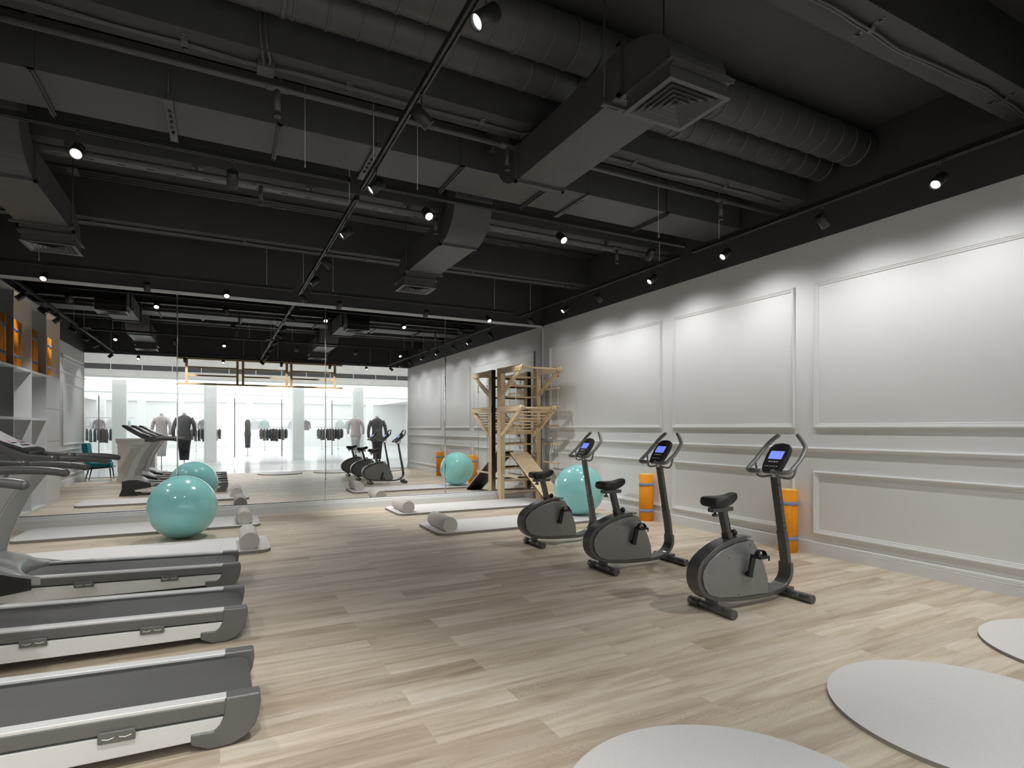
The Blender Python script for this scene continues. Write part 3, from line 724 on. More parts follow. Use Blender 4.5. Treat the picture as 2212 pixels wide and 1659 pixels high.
def bolster(x, y, label):
    o = thing('bolster', label, 'bolster', (x, y, .033))
    r = .098; L = .31; prof = [(r*math.cos(math.radians(a)), max(r+r*math.sin(math.radians(a)), .0) if True else 0) for a in range(-60, 241, 12)]
    base = r*math.sin(math.radians(60)); prof = [(r*math.cos(math.radians(a)), r*math.sin(math.radians(a))+base) for a in range(-60, 241, 10)]
    m = MB(); m.prism(prof, 'y', -L, L, bev=.010)
    b = m.build('cushion', 'bolster', o); 
    for p in b.data.polygons: p.use_smooth = abs(p.normal.y) < .9
    for s in (-1, 1):
        pts = [(q[0]*.965, s*(L-.005), (q[1]-base)*.965+base) for q in prof]
        MB().tube(pts, .0035, 6, closed=True).build('piping', 'bolster', o)
bolster(.30, 8.88, 'pale bolster on the left mat by the mirror')
bolster(.29, 7.09, 'grey-beige bolster on the left mat beside the treadmills')
bolster(2.60, 8.88, 'pale bolster on the mat in front of the wall bars')
bolster(2.60, 7.08, 'grey-beige bolster on the right mat that carries the ball')
for i, (x, w) in enumerate(((1.58, 'at the bottom centre of the photo'), (3.14, 'in the lower right, middle of the three'), (4.68, 'at the right edge by the wall'))):
    m = MB(); m.prism([(.62*math.cos(2*math.pi*a/96), .62*math.sin(2*math.pi*a/96)) for a in range(96)], 'z', 0, .020, bev=.002)
    bmesh.ops.recalc_face_normals(m.bm, faces=m.bm.faces[:])
    for f in m.bm.faces: f.material_index = 0 if f.normal.z > .8 else 1
    tag(m.build('round_mat', ['felt', 'feltedge'], loc=(x, 1.36, 0)), 'round pale felt mat %s' % w, 'round mat')
def ball(x, y, z0, label):
    m = MB(); bmesh.ops.create_uvsphere(m.bm, u_segments=72, v_segments=48, radius=.382)
    o = m.build('exercise_ball', 'ball', loc=(x, y, z0+.381), smooth=True); o.rotation_euler = (.3, .5, 0); tag(o, label, 'exercise ball')
    return o
ball(-.405, 8.06, 0, 'glossy turquoise exercise ball on bare floor between the left mats')
ball(4.85, 7.22, .033, 'glossy turquoise exercise ball on the right mat behind the far bike')

# ---------------------------------------------------------------- exercise bikes
def smooth_path(pts, n=6):
    """Catmull-Rom through the points"""
    P = [Vector(p) for p in pts]; out = []
    for i in range(len(P)-1):
        p0 = P[max(i-1, 0)]; p1 = P[i]; p2 = P[i+1]; p3 = P[min(i+2, len(P)-1)]
        for k_ in range(n):
            t = k_/n
            out.append(0.5*((2*p1)+(-p0+p2)*t+(2*p0-5*p1+4*p2-p3)*t*t+(-p0+3*p1-3*p2+p3)*t*t*t))
    out.append(P[-1]); return out
def make_bike(x0, yc):
    o = thing('exercise_bike', 'bike', 'exercise bike', (x0, yc, 0))
    X = 3.60
    def q(x, z): return (x-X, z)
    # frame band that loops round the cover and rises into the mast
    band = [(3.50, .524), (3.38, .516), (3.225, .478), (3.10, .418), (3.035, .36), (3.012, .29), (3.025, .215), (3.075, .155), (3.16, .113), (3.30, .088), (3.45, .074), (3.66, .066), (3.80, .070), (3.90, .092), (3.97, .135), (4.005, .20), (4.003, .28)]
    P = [(v.x-X, v.y) for v in smooth_path([Vector((a, b)) for a, b in band], 5)]
    m = MB(); m.strip(P, .034, -.058, .058); m.build('frame_band', 'bike', o, bev=.006)
    m = MB(); m.strip([q(4.003, .275), q(3.985, .40), q(3.958, .535)], .041, -.04, .04); m.build('mast_lower', 'bike', o, bev=.008)
    m = MB(); m.strip([q(3.958, .532), q(3.920, .74), q(3.878, .965)], [.038, .038, .038], -.034, .034)
    ms = m.build('mast_upper', 'bike', o, bev=.006)
    m = MB()
    for (x, z) in ((3.951, .56), (3.943, .60), (3.926, .70), (3.918, .745)):
        for dx in (-.010, .010):
            if z > .65 and dx > 0: continue
            m.cyl((x-X+dx, -.0335, z), (x-X+dx, -.0365, z), .005, 8)
    m.cyl((3.875-X, -.034, .90), (3.875-X, -.038, .90), .006, 8); m.build('mast_bolts', 'rubber', o)
    # side covers
    plate = [(3.53, .503), (3.38, .492), (3.22, .452), (3.105, .39), (3.053, .328), (3.04, .28), (3.058, .203), (3.107, .146), (3.2, .114), (3.4, .093), (3.728, .082), (3.718, .20), (3.668, .33), (3.604, .435), (3.558, .495)]
    core = [(3.53, .508), (3.38, .498), (3.22, .458), (3.10, .395), (3.045, .33), (3.032, .28), (3.05, .20), (3.10, .14), (3.2, .108), (3.4, .086), (3.735, .076), (3.725, .20), (3.675, .33), (3.61, .44), (3.565, .50)]
    MB().prism([q(*a) for a in core], 'y', -.052, .052).build('cover_core', 'bike', o, bev=.004)
    for s in (-1, 1):
        MB().prism([q(*a) for a in plate], 'y', min(s*.050, s*.064), max(s*.050, s*.064)).build('side_cover', 'bikeplate', o, bev=.012)
        m = MB()
        for (x, z) in ((3.52, .468), (3.30, .395), (3.40, .112)): m.cyl((x-X, s*.0635, z), (x-X, s*.0655, z), .005, 8)
        m.build('cover_screws', 'rubber', o)
    MB().box(3.40-X, 3.57-X, -.035, .035, .512, .532, .008).build('top_cap', 'bikeplate', o)
    # seat post and saddle
    pz = ((3.36, .50), (3.29, .725))
    MB().bar((3.372-X, 0, .485), (3.348-X, 0, .565), .062, .046, up=(1, 0, 0), bev=.004).build('seat_sleeve', 'bike', o)
    MB().bar((3.352-X, 0, .55), (3.300-X, 0, .735), .052, .036, up=(1, 0, 0), bev=.004).build('seat_post', 'bike', o)
    kb = MB(); kb.cyl((3.38-X, 0, .555), (3.425-X, 0, .563), .009, 10)
    kb.lathe([(0, .0), (.02, 0), (.024, .006), (.024, .026), (.018, .032), (0, .033)], (3.405-X, 0, .56), (1, 0, .18), 12); kb.build('adjust_knob', 'rubber', o)
    sl = MB(); sl.box(3.180-X, 3.385-X, -.028, .028, .731, .763, .003); sl.build('seat_slider', 'bike', o)
    kb = MB(); kb.lathe([(0, 0), (.022, 0), (.022, .018), (.010, .020), (.008, .035), (0, .035)], (3.225-X, 0, .697), (0, 0, 1), 14); kb.build('slider_knob', 'bike', o)
    MB().cyl((3.255-X, 0, .762), (3.255-X, 0, .785), .016, 12).build('saddle_stem', 'rubber', o)
    m = MB(); secs = []
    prof = [(3.070, .085, .838, .778), (3.082, .104, .852, .766), (3.14, .118, .856, .760), (3.20, .110, .853, .758), (3.26, .078, .853, .758), (3.31, .052, .862, .764), (3.36, .040, .872, .778), (3.40, .034, .872, .798), (3.425, .022, .856, .812)]
    prof = [(3.145+(x-3.07)*.845, w*.82, zt-.004, zb+.004) for (x, w, zt, zb) in prof]
    for (x, w, zt, zb) in prof:
        ring = []
        for a in range(16):
            t = 2*math.pi*a/16; c, s_ = math.cos(t), math.sin(t)
            yy = w*(abs(c)**.55)*(1 if c >= 0 else -1); zz = (zt+zb)/2+(zt-zb)/2*(abs(s_)**.55)*(1 if s_ >= 0 else -1)
            if s_ > .5: zz -= .006*(1-abs(c))*(1 if x < 3.35 else 0)
            ring.append(m.bm.verts.new((x-X, yy, zz)))
        secs.append(ring)
    for a, b in zip(secs, secs[1:]):
        for k_ in range(16): m._f([a[k_], a[(k_+1) % 16], b[(k_+1) % 16], b[k_]])
    m._f(secs[0][::-1]); m._f(secs[-1]); m.build('saddle', 'seat', o, smooth=True, sub=1)
    # feet
    for x, y0, y1 in ((3.19, -.21, .21), (4.02, -.225, .225)):
        ft = MB(); ft.tube([(x-X, y0, .034), (x-X, y1, .034)], .032, 22); f = ft.build('foot_bar', 'bike', o)
        for s, yy in ((-1, y0), (1, y1)):
            e = MB(); e.lathe([(.0335, .10), (.0345, .098), (.0345, .002), (.032, 0), (.022, 0), (.021, .004), (0, .004)], (x-X, yy+s*.001, .034), (0, -s, 0), 22); e.build('end_cap', 'bike', f)
    m = MB(); m.box(3.165-X, 3.215-X, -.04, .04, .06, .10, .003); m.box(3.975-X, 4.045-X, -.045, .045, .055, .085, .003)
    for s in (-1, 1): m.cyl((3.19-X, s*.045, .062), (3.19-X, s*.045, .078), .008, 8)
    m.build('foot_bracket', 'bike', o)
    # pedals and cranks
    for s, dx, dz in ((-1, .030, .140), (1, -.030, -.140)):
        cx, cz = 3.478, .262 if s < 0 else .262
        m = MB(); m.bar((cx-X-dx*.1, s*.098, cz-dz*.1), (cx-X+dx, s*.104, cz+dz), .018, .032, up=(1, 0, 0), bev=.006); m.cyl((cx-X, s*.070, cz), (cx-X, s*.110, cz), .019, 14)
        cr = m.build('crank', 'rubber', o)
        px, pz_ = cx-X+dx+.01, cz+dz
        m = MB(); ya, yb_ = sorted((s*.118, s*.20)); m.box(px-.048, px+.048, ya, yb_, pz_-.010, pz_+.010, .004); m.cyl((px, s*.10, pz_), (px, s*.20, pz_), .008, 8)
        m.cyl((px+.052, s*.19, pz_-.03), (px+.052, s*.19, pz_+.006), .006, 8)
        pd = m.build('pedal', 'rubber', o)
        m = MB(); pts = arc(px, pz_+.004, .047, 0, 180, 10)
        L = [m.bm.verts.new((a, s*.140, b)) for a, b in pts]; R = [m.bm.verts.new((a, s*.178, b)) for a, b in pts]
        for i in range(len(pts)-1): m._f([L[i], L[i+1], R[i+1], R[i]])
        st = m.build('toe_strap', 'rubber', pd); sm = st.modifiers.new('t', 'SOLIDIFY'); sm.thickness = .004
    # handlebars
    for s in (-1, 1):
        pts = [(3.80, .055, 1.012), (3.795, .10, 1.008), (3.803, .155, 1.008), (3.825, .192, 1.020), (3.868, .196, 1.052), (3.925, .196, 1.095), (3.985, .190, 1.155), (4.022, .178, 1.198), (4.040, .140, 1.245), (4.060, .088, 1.290)]
        pts = [Vector((a-X-.025, s*b, c)) for a, b, c in pts]
        m = MB(); m.tube(smooth_path(pts, 4), .0175, 12, round_end=True); hb = m.build('handlebar', 'bar', o)
        m = MB(); m.box(3.76-X, 3.79-X, min(s*.09, s*.15), max(s*.09, s*.15), 1.020, 1.0265, .001); m.build('pulse_sensor', 'rubber', hb)
        m = MB(); m.tube(smooth_path([(3.865-X, s*.02, .975), (3.865-X, s*.10, .960), (3.87-X, s*.150, .966), (3.878-X, s*.170, .995), (3.885-X, s*.190, 1.075)], 4), .0085, 8); m.build('bracket', 'bar', o)
    # console
    d = Vector((.135, 0, .185)).normalized(); n = Vector((-d.z, 0, d.x)); c = Vector((3.892-X, 0, 1.108))
    yv_ = Vector((0, 1, 0))
    m = MB(); out = [(-.130, -.070), (-.130, .070), (-.07, .088), (.02, .096), (.095, .090), (.132, .064), (.142, 0), (.132, -.064), (.095, -.090), (.02, -.096), (-.07, -.088)]
    A = [m.bm.verts.new(c+d*a+yv_*b+n*(.014)) for a, b in out]; B = [m.bm.verts.new(c+d*a*1.0+yv_*b*1.0-n*.022) for a, b in out]; C_ = [m.bm.verts.new(c+d*a*.75+yv_*b*.7-n*.050) for a, b in out]
    m._f(A); m._f(C_[::-1])
    for k_ in range(len(out)):
        j = (k_+1) % len(out); m._f([A[k_], A[j], B[j], B[k_]]); m._f([B[k_], B[j], C_[j], C_[k_]])
    cs = m.build('console', 'rubber', o, bev=.006)
    def pl(m, a0, a1, b0, b1, h):
        m.obox(c+d*(a0+a1)*.6+yv_*(b0+b1)*.6+n*h, d*(a1-a0)*.6, yv_*(b1-b0)*.6, n*.001)
    m = MB(); pl(m, -.012, .050, -.050, .050, .0155); m.build('screen', 'screen', cs)
    m = MB()
    for i in range(4): pl(m, -.038, -.033+.002*(i % 2), -.034+i*.019, -.022+i*.019, .0155)
    pl(m, -.0295, -.0285, -.04, .04, .0155)
    for i in range(6): pl(m, -.072, -.066, -.045+i*.0165, -.038+i*.0165, .0155)
    m.build('buttons', 'ink', cs)
    m = MB(); pl(m, .066, .105, -.028, .028, .0145); m.build('phone_recess', 'dark', cs)
    return o
b0 = make_bike(3.625, 3.05); b0['label'] = 'grey upright exercise bike nearest the camera, with blue lit screen'
b1_ = copy_tree(b0, 'grey upright exercise bike in the middle of the row of three', None, (3.625, 4.38, 0))
b2_ = copy_tree(b0, 'grey upright exercise bike farthest away, in front of the turquoise ball', None, (3.625, 5.70, 0))
for o in (b0, b1_, b2_): o['group'] = 'upright exercise bikes in a row'

# ---------------------------------------------------------------- treadmills
def make_treadmill(y0):
    yc = y0+.30; o = thing('treadmill', 't', 'treadmill', (-.8, yc, 0)); X = -.8; H = .30
    def q(x, z): return (x-X, z)
    zt = lambda x: .187-.034*(x)   # running surface rises towards the motor
    # belt and deck
    MB().prism([q(.118, zt(.1)-.075), q(.135, zt(.12)-.045), q(.130, zt(.12)-.018), q(.10, zt(.1)-.004), q(-1.35, zt(-1.35)-.004), q(-1.35, zt(-1.35)-.075)], 'y', -.232, .232).build('running_belt', 'belt', o, bev=.01)
    for s in (-1, 1):
        def yy(a, b): return min(s*a, s*b), max(s*a, s*b)
        MB().prism([q(.03, zt(.03)+.004), q(.03, zt(.03)+.020), q(-1.30, zt(-1.3)+.020), q(-1.30, zt(-1.3)+.004)], 'y', *yy(.236, .296)).build('foot_rail', 'silver', o, bev=.004)
        MB().prism([q(.03, zt(.03)-.050), q(.03, zt(.03)+.006), q(-1.30, zt(-1.3)+.006), q(-1.30, zt(-1.3)-.050)], 'y', *yy(.240, .300)).build('side_rail', 'tgrey', o, bev=.004)
        MB().prism([q(.03, .045), q(.03, zt(.03)-.060), q(-1.62, zt(-1.62)-.060), q(-1.62, .075), q(-.5, .052)], 'y', *yy(.246, .298)).build('lower_frame', 'twhite', o, bev=.005)
        for a in (-.36, -.92):
            m = MB(); z = zt(a)-.062; m.prism([q(a-.062, z+.002-.02), q(a+.062, z-.002-.02), q(a+.062, z+.024), q(a-.062, z+.028)], 'y', *yy(.296, .312))
            cl = m.build('side_clip', 'tgrey', o, bev=.005)
            m = MB()
            for e in (-.028, .028): m.tube([(a+e-.02-X, s*.313, z+.003), (a+e-X, s*.313, z-.002), (a+e+.02-X, s*.313, z+.003)], .0022, 6)
            m.build('clip_groove', 'silver', cl)
        cap = [(.020, .208), (.157, .205), (.160, .165), (.152, .110), (.134, .062), (.10, .028), (.048, .004), (-.042, .002), (-.108, .036), (-.108, .081), (-.022, .078), (.000, .098), (.014, .130)]
        m = MB(); m.prism([q(*a) for a in cap], 'y', *yy(.232, .306)); m.build('end_cap', 'tgrey', o, bev=.010)
    MB().cyl((.07-X, -.24, .115), (.07-X, .24, .115), .042, 20).build('rear_roller', 'tdark', o)
    # motor hood
    m = MB()
    N = 14; secs = []
    for i in range(N+1):
        y = -.305+.61*i/N; c = 1-(abs(y)/.305)**2.2
        nose = -1.18-.16*max(0, c) ; 
        pts = [(-1.70, .10), (-1.70, .30+.03*c), (-1.62, .345+.035*c), (-1.50, .360+.035*c), (-1.40, .338+.03*c), (nose-.02 if nose < -1.38 else -1.30+(nose+1.34)*0, .285+.025*c), (nose, zt(nose)+.030), (nose, .10)]
        pts = [(-1.70, .235), (-1.70, .28+.04*c), (-1.62, .335+.04*c), (-1.52, .352+.04*c), (-1.42, .330+.035*c), (min(-1.33, nose+.04)-.02, .285+.03*c), (nose, zt(nose)+.020), (nose, .19)]
        secs.append([m.bm.verts.new((a-X, y, b)) for a, b in pts])
    for a, b in zip(secs, secs[1:]):
        for k_ in range(len(a)-1):
            f = m._f([a[k_], a[k_+1], b[k_+1], b[k_]])
            if f: f.smooth = k_ < 6
    m._f(secs[0]); m._f(secs[-1][::-1]); m.build('motor_hood', 'tpost', o)
    for s in (-1, 1):
        MB().prism([q(-1.72, .09), q(-1.72, .29), q(-1.60, .315), q(-1.47, .312), q(-1.33, .265), q(-1.235, .240), q(-1.235, .158)], 'y', min(s*.298, s*.312), max(s*.298, s*.312)).build('hood_side', 'tdark', o, bev=.003)
        MB().prism([q(-1.77, 0), q(-1.70, .205), q(-1.60, .215), q(-1.545, .16), q(-1.50, .08), q(-1.46, 0)], 'y', min(s*.245, s*.315), max(s*.245, s*.315)).build('foot', 'tdark', o, bev=.006)
        L = [(-1.665, .20), (-1.645, .36), (-1.605, .52), (-1.55, .68), (-1.475, .83), (-1.39, .96), (-1.32, 1.075)]
        R = [(-1.17, 1.085), (-1.243, 1.0), (-1.30, .92), (-1.375, .80), (-1.44, .65), (-1.50, .47), (-1.53, .33), (-1.54, .20)]
        MB().prism([q(*a) for a in L+R], 'y', min(s*.262, s*.300), max(s*.262, s*.300)).build('upright', 'tpost', o, bev=.010)
        # arm shell, sleeve and grip tube
        shell = [(-1.66, 1.345), (-1.50, 1.285), (-1.36, 1.20), (-1.26, 1.155), (-1.115, 1.138), (-1.115, 1.092), (-1.16, 1.068), (-1.24, 1.055), (-1.31, 1.085), (-1.37, 1.14), (-1.5, 1.225), (-1.64, 1.30)]
        MB().prism([q(*a) for a in shell], 'y', min(s*.245, s*.305), max(s*.245, s*.305)).build('arm_shell', 'tarm', o, bev=.014)
        m = MB(); m.tube([(-1.14-X, s*.275, 1.116), (-1.075-X, s*.275, 1.114)], .029, 16); sl = m.build('sleeve', 'tarm', o)
        pts = smooth_path([Vector((-1.10-X, s*.275, 1.115)), Vector((-.98-X, s*.275, 1.116)), Vector((-.86-X, s*.275, 1.108)), Vector((-.785-X, s*.275, 1.094))], 4)
        m = MB(); m.tube(pts, .0235, 16, round_end=True); gp = m.build('grip', 'tarm', o)
        dd = (pts[-1]-pts[-2]).normalized(); m = MB(); m.tube([pts[-1]-dd*.004, pts[-1]-dd*.002], [.0243, .0243], 16, caps=False); m.build('grip_ring', 'tdark', gp)
    # console
    MB().prism([q(-1.735, 1.405), q(-1.70, 1.412), q(-1.56, 1.335), q(-1.42, 1.245), q(-1.27, 1.185), q(-1.262, 1.165), q(-1.30, 1.135), q(-1.40, 1.14), q(-1.60, 1.27), q(-1.73, 1.375)], 'y', -.225, .225).build('console', 'tdark', o, bev=.012)
    a = Vector((-1.70-X, 0, 1.416)); b = Vector((-1.30-X, 0, 1.198)); d = (b-a); L_ = d.length; d.normalize(); n = Vector((-d.z, 0, d.x)); n = n if n.z > 0 else -n
    def surf(u): return a.lerp(b, u) if True else None
    fp = [(-1.690, 1.4095), (-1.56, 1.3375), (-1.43, 1.2535), (-1.305, 1.2015)]
    m = MB(); m.strip([q(*v) for v in fp], .006, -.185, .185); fpn = m.build('face_plate', 'panelw', o, bev=.002)
    def deco(name, mt, u0, u1, y0_, y1_):
        p0 = Vector((-1.43-X, 0, 1.2535+.004)); p1 = Vector((-1.305-X, 0, 1.2015+.004)); dd = p1-p0; nn = Vector((-dd.z, 0, dd.x)).normalized(); nn = nn if nn.z > 0 else -nn
        m = MB(); m.obox(p0+dd*(u0+u1)/2+Vector((0, (y0_+y1_)/2, 0)), dd*(u1-u0)/2, Vector((0, (y1_-y0_)/2, 0)), nn*.0012); m.build(name, mt, fpn)
    deco('key_block', 'navy', .30, .42, -.16, -.04); deco('key_block', 'navy', .30, .42, .04, .16); deco('key_block', 'navy', .62, .80, -.09, .09)
    deco('stop_key', 'red', .64, .78, -.03, .03); deco('red_mark', 'red', .12, .18, -.12, -.08); deco('red_mark', 'red', .12, .18, .09, .12)
    p0 = Vector((-1.69-X, 0, 1.4095+.0045)); p1 = Vector((-1.56-X, 0, 1.3375+.0045)); dd = p1-p0; nn = Vector((-dd.z, 0, dd.x)).normalized(); nn = nn if nn.z > 0 else -nn
    m = MB(); m.obox(p0+dd*.5, dd*.38, Vector((0, .12, 0)), nn*.0015); m.build('display', 'tdark', fpn)
    m = MB(); m.tube([(-1.33-X, -.27, 1.09), (-1.33-X, .27, 1.09)], .02, 14); m.build('cross_bar', 'tarm', o)
    return o
t0 = make_treadmill(2.70); t0['label'] = 'grey treadmill nearest the camera at the bottom left corner'
t1 = copy_tree(t0, 'grey treadmill in the middle of the row of three', None, (-.8, 4.32, 0))
t2 = copy_tree(t0, 'grey treadmill farthest from the camera, its motor hood and consoles in view', None, (-.8, 5.64, 0))
for o in (t0, t1, t2): o['group'] = 'treadmills standing in a row'

# ---------------------------------------------------------------- wooden wall bars in the back right corner
wb = thing('wall_bars', 'tall pale wooden wall bars with pull-up bar and sloping ladder in the corner', 'wall bars', (5.045, 9.5, 0))
def wbx(m, x0, x1, y0, y1, z0, z1, bev=0): return m.box(x0-5.02, x1-5.02, y0-9.5, y1-9.5, z0, z1, bev)
for x in (4.59, 5.365):
    m = MB(); 
    m.prism([(9.45-9.5, 0), (9.48-9.5, 0), (9.60-9.5, .18), (9.60-9.5, 2.46), (9.45-9.5, 2.46)], 'x', x-5.02, x+.085-5.02)
    for z in [.25+.223*i for i in range(10)]: m.cyl((x-.0005-5.02, -.01, z), (x-.003-5.02, -.01, z), .006, 8)
    m.build('upright', 'wood_z', wb, bev=.004)
for z in (.148, .371, .595, .82, 1.045, 1.27, 1.49, 1.715, 1.93, 2.145, 2.31):
    MB().cyl((4.65-5.02, -.01, z), (5.39-5.02, -.01, z), .018, 14).build('rung', 'wood_x', wb)
for x, xm in ((4.620, 4.604), (5.405, 5.277)):
    xa, xb = x-.022, x+.022
    def pb_(m, p, q_, w, h): m.bar((x-5.02, p[0]-9.5, p[1]), (x-5.02, q_[0]-9.5, q_[1]), w, h, bev=.006)
    m = MB(); pb_(m, (9.60, 2.405), (8.69, 2.405), .040, .10); m.cyl((xa-.0-5.02, 8.69-9.5, 2.405), (xb-5.02, 8.69-9.5, 2.405), .050, 24); m.build('top_arm', 'wood_y', wb)
    m = MB(); pb_(m, (8.74, 2.37), (9.43, 1.99), .036, .07); m.build('brace', 'wood_y', wb)
    x = xm; xa, xb = x-.022, x+.022
    m = MB(); pb_(m, (9.60, 1.70), (8.69, 1.70), .040, .10); m.cyl((xa-5.02, 8.69-9.5, 1.70), (xb-5.02, 8.69-9.5, 1.70), .050, 24); m.build('middle_arm', 'wood_y', wb)
    m = MB(); pb_(m, (8.70, 1.67), (9.43, 1.21), .036, .07); m.build('ladder_rail', 'wood_y', wb)
for z, nme, e0, e1 in ((2.405, 'pull_up_bar', 4.62, 5.405), (1.70, 'ladder_bar', 4.604, 5.277)):
    m = MB(); m.cyl((e0-.03-5.02, 8.69-9.5, z), (e1+.03-5.02, 8.69-9.5, z), .017, 16)
    for x in (e0+.045, e1-.045): m.cyl((x-.02-5.02, 8.69-9.5, z), (x+.02-5.02, 8.69-9.5, z), .040, 22)
    m.build(nme, 'wood_x', wb)
for k_ in range(8):
    f = (k_+.6)/8.3; y = 8.72+(9.43-8.72)*f; z = 1.66+(1.21-1.66)*f
    MB().cyl((4.604-5.02, y-9.5, z), (5.277-5.02, y-9.5, z), .014, 12).build('ladder_rung', 'wood_x', wb)
# swing bar
sw = thing('trapeze_swing', 'wooden swing bar on two ropes hanging from the left arm', 'swing', (4.645, 9.12, .478))
MB().tube([(0, -.27, 0), (0, .27, 0)], .017, 14, round_end=True).build('bar', 'wood_y', sw)
for y, zc in ((.205, 1.69), (-.215, 1.60)):
    m = MB(); y2 = y*1.02
    m.tube([(0, y*1.0, .0), (0, y2, zc)], .0042, 8)
    for e in (-.022, .022): m.tube([(0, y2, zc), (e*.3, y2+e, 1.90), (e*1.05, y2+e*.4, 1.955)], .0036, 8)
    m.tube([(.026*math.cos(a), y2, 1.915+.048*math.sin(a)) for a in [i*math.pi/8 for i in range(9)]], .0036, 8)
    m.tube([(0, y2, zc), (.012, y2-.012, zc-.08), (.004, y2-.022, zc-.16)], .0034, 8)
    m.build('rope', 'rope', sw)
    m = MB(); m.box(-.010, .010, y2-.026, y2+.026, zc-.008, zc+.006, .003); m.build('rope_clip', 'redclip', sw)
# rope ladder
rl = thing('rope_ladder', 'rope ladder with wooden rungs hanging from the right arm by the wall', 'rope ladder', (5.43, 9.0, .38))
for z in (2.065, 1.73, 1.39, 1.05, .715, .40):
    MB().tube([(0, -.285, z-.38), (0, .275, z-.38)], .0165, 14, round_end=True).build('rung', 'wood_y', rl)
for y in (-.245, .235):
    m = MB(); m.tube([(0, y, 0), (0, y, 1.90)], .0042, 8)
    for z in (2.065, 1.73, 1.39, 1.05, .715, .40): m.tube([(.019*math.cos(a), y, z-.38+.022*math.sin(a)) for a in [i*math.pi/5 for i in range(10)]], .0036, 6, closed=True)
    for e in (-.02, .02): m.tube([(0, y, 1.90), (e, y+e, 1.96), (e*1.1, y, 2.03)], .0036, 8)
    m.tube([(.026*math.cos(a), y, 2.025+.048*math.sin(a)) for a in [i*math.pi/8 for i in range(9)]], .0036, 8)
    m.tube([(0, y, 1.9), (.0, y-.03, 1.84), (.0, y-.045, 1.76)], .0034, 8); m.build('rope', 'rope', rl)
    MB().box(-.010, .010, y-.026, y+.026, 1.895, 1.910, .003).build('rope_clip', 'redclip', rl)
# slide board
sb = thing('slide_board', 'sloping wooden board hooked on the wall bars with black underside', 'board', (4.985, 8.65, 0))
tp = Vector((0, 9.43-8.65, .885)); bt = Vector((0, 7.90-8.65, .022)); dv = (bt-tp).normalized(); nn = Vector((0, dv.z, -dv.y)); nn = nn if nn.z > 0 else -nn
m = MB(); m.obox((tp+bt)/2+nn*.004, Vector((.185, 0, 0)), (bt-tp)/2, nn*.009); m.build('deck', 'wood_y', sb)
m = MB(); m.obox((tp+bt)/2-nn*.018, Vector((.18, 0, 0)), (bt-tp)/2*.99, nn*.013); m.build('frame', 'rubber', sb)
m = MB()
for x in (-.12, .12): m.tube([(x, 9.40-8.65, .86), (x, 9.47-8.65, .875), (x, 9.51-8.65, .862)], .008, 8)
m.build('hook', 'rubber', sb)

# ---------------------------------------------------------------- front of the room (seen in the mirror)
def pane(n, x0, x1, lab):
    o = MB().box(x0, x1, YF-.006, YF+.006, .012, ZW+.02).build('window_%d' % n, 'glass'); struct(o, lab, 'glass pane')
gx = (XL, -2.15, -.35, 1.95, 3.9, XR)
n = 1
for i in range(5):
    if i == 2:
        o = MB().box(gx[2], gx[3], YF-.006, YF+.006, 2.62, ZW+.02).build('window_%d' % n, 'glass'); struct(o, 'glass pane above the shopfront doorway', 'glass pane')
    else: pane(n, gx[i]+.004, gx[i+1]-.004, 'floor to ceiling shopfront glass pane, number %s from the left wall' % ORD[i])
    n += 1
m = MB(); m.box(XL, gx[2], YF-.02, YF+.02, 0, .012); m.box(gx[3], XR, YF-.02, YF+.02, 0, .012); struct(m.build('trim_%d' % k, 'chrome'), 'slim metal floor channel of the shopfront glass', 'trim'); k += 1
# wooden bars above the door
for i, (x0, x1) in enumerate(((-.86, .475), (.60, 1.84), (1.945, 3.27))):
    o = thing('wooden_bar_frame', 'golden wooden ladder frame high on the shopfront glass, %s of three' % ('left', 'middle', 'right')[i], 'wall bars', ((x0+x1)/2, .73, 2.62), 0, 'golden wooden frames above the shopfront')
    h = (x1-x0)/2
    for s in (-1, 1): MB().box(-h-.02 if s < 0 else h-.045, -h+.045 if s < 0 else h+.02, -.045, .045, -.0, .76, .003).build('stile', 'oakbars', o)
    ov0 = -.22 if i == 0 else -.065; ov1 = .22 if i == 2 else .06
    for z in (0, .725): MB().box(-h+ov0, h+ov1, -.05, .05, z-.024, z+.024, .003).build('rail', 'oakbars', o)
    for z in (.245, .48): MB().box(-h, h, -.022, .022, z-.022, z+.022, .003).build('slat', 'oakbars', o)
# reception desk
dk = thing('reception_desk', 'white reception desk with moulded top, seen in the mirror behind the treadmills', 'desk', (-1.88, 1.98, 0))
MB().box(-.40, .40, -.27, .27, 0, 1.0, .004).build('body', 'mallwhite', dk)
MB().prism([(-.40, 0), (-.43, 0), (-.43, .06), (-.415, .075), (-.40, .08)], 'y', -.27, .27).build('skirting', 'trim', dk)
m = MB()
for z0, z1, e in ((.86, .885, .012), (.95, .975, .02), (.975, 1.01, .035), (1.01, 1.03, .028), (1.03, 1.085, .045)): m.box(-.40-e, .40+e, -.27-e, .27+e, z0, z1, .006)
m.build('moulded_top', 'mallwhite', dk)
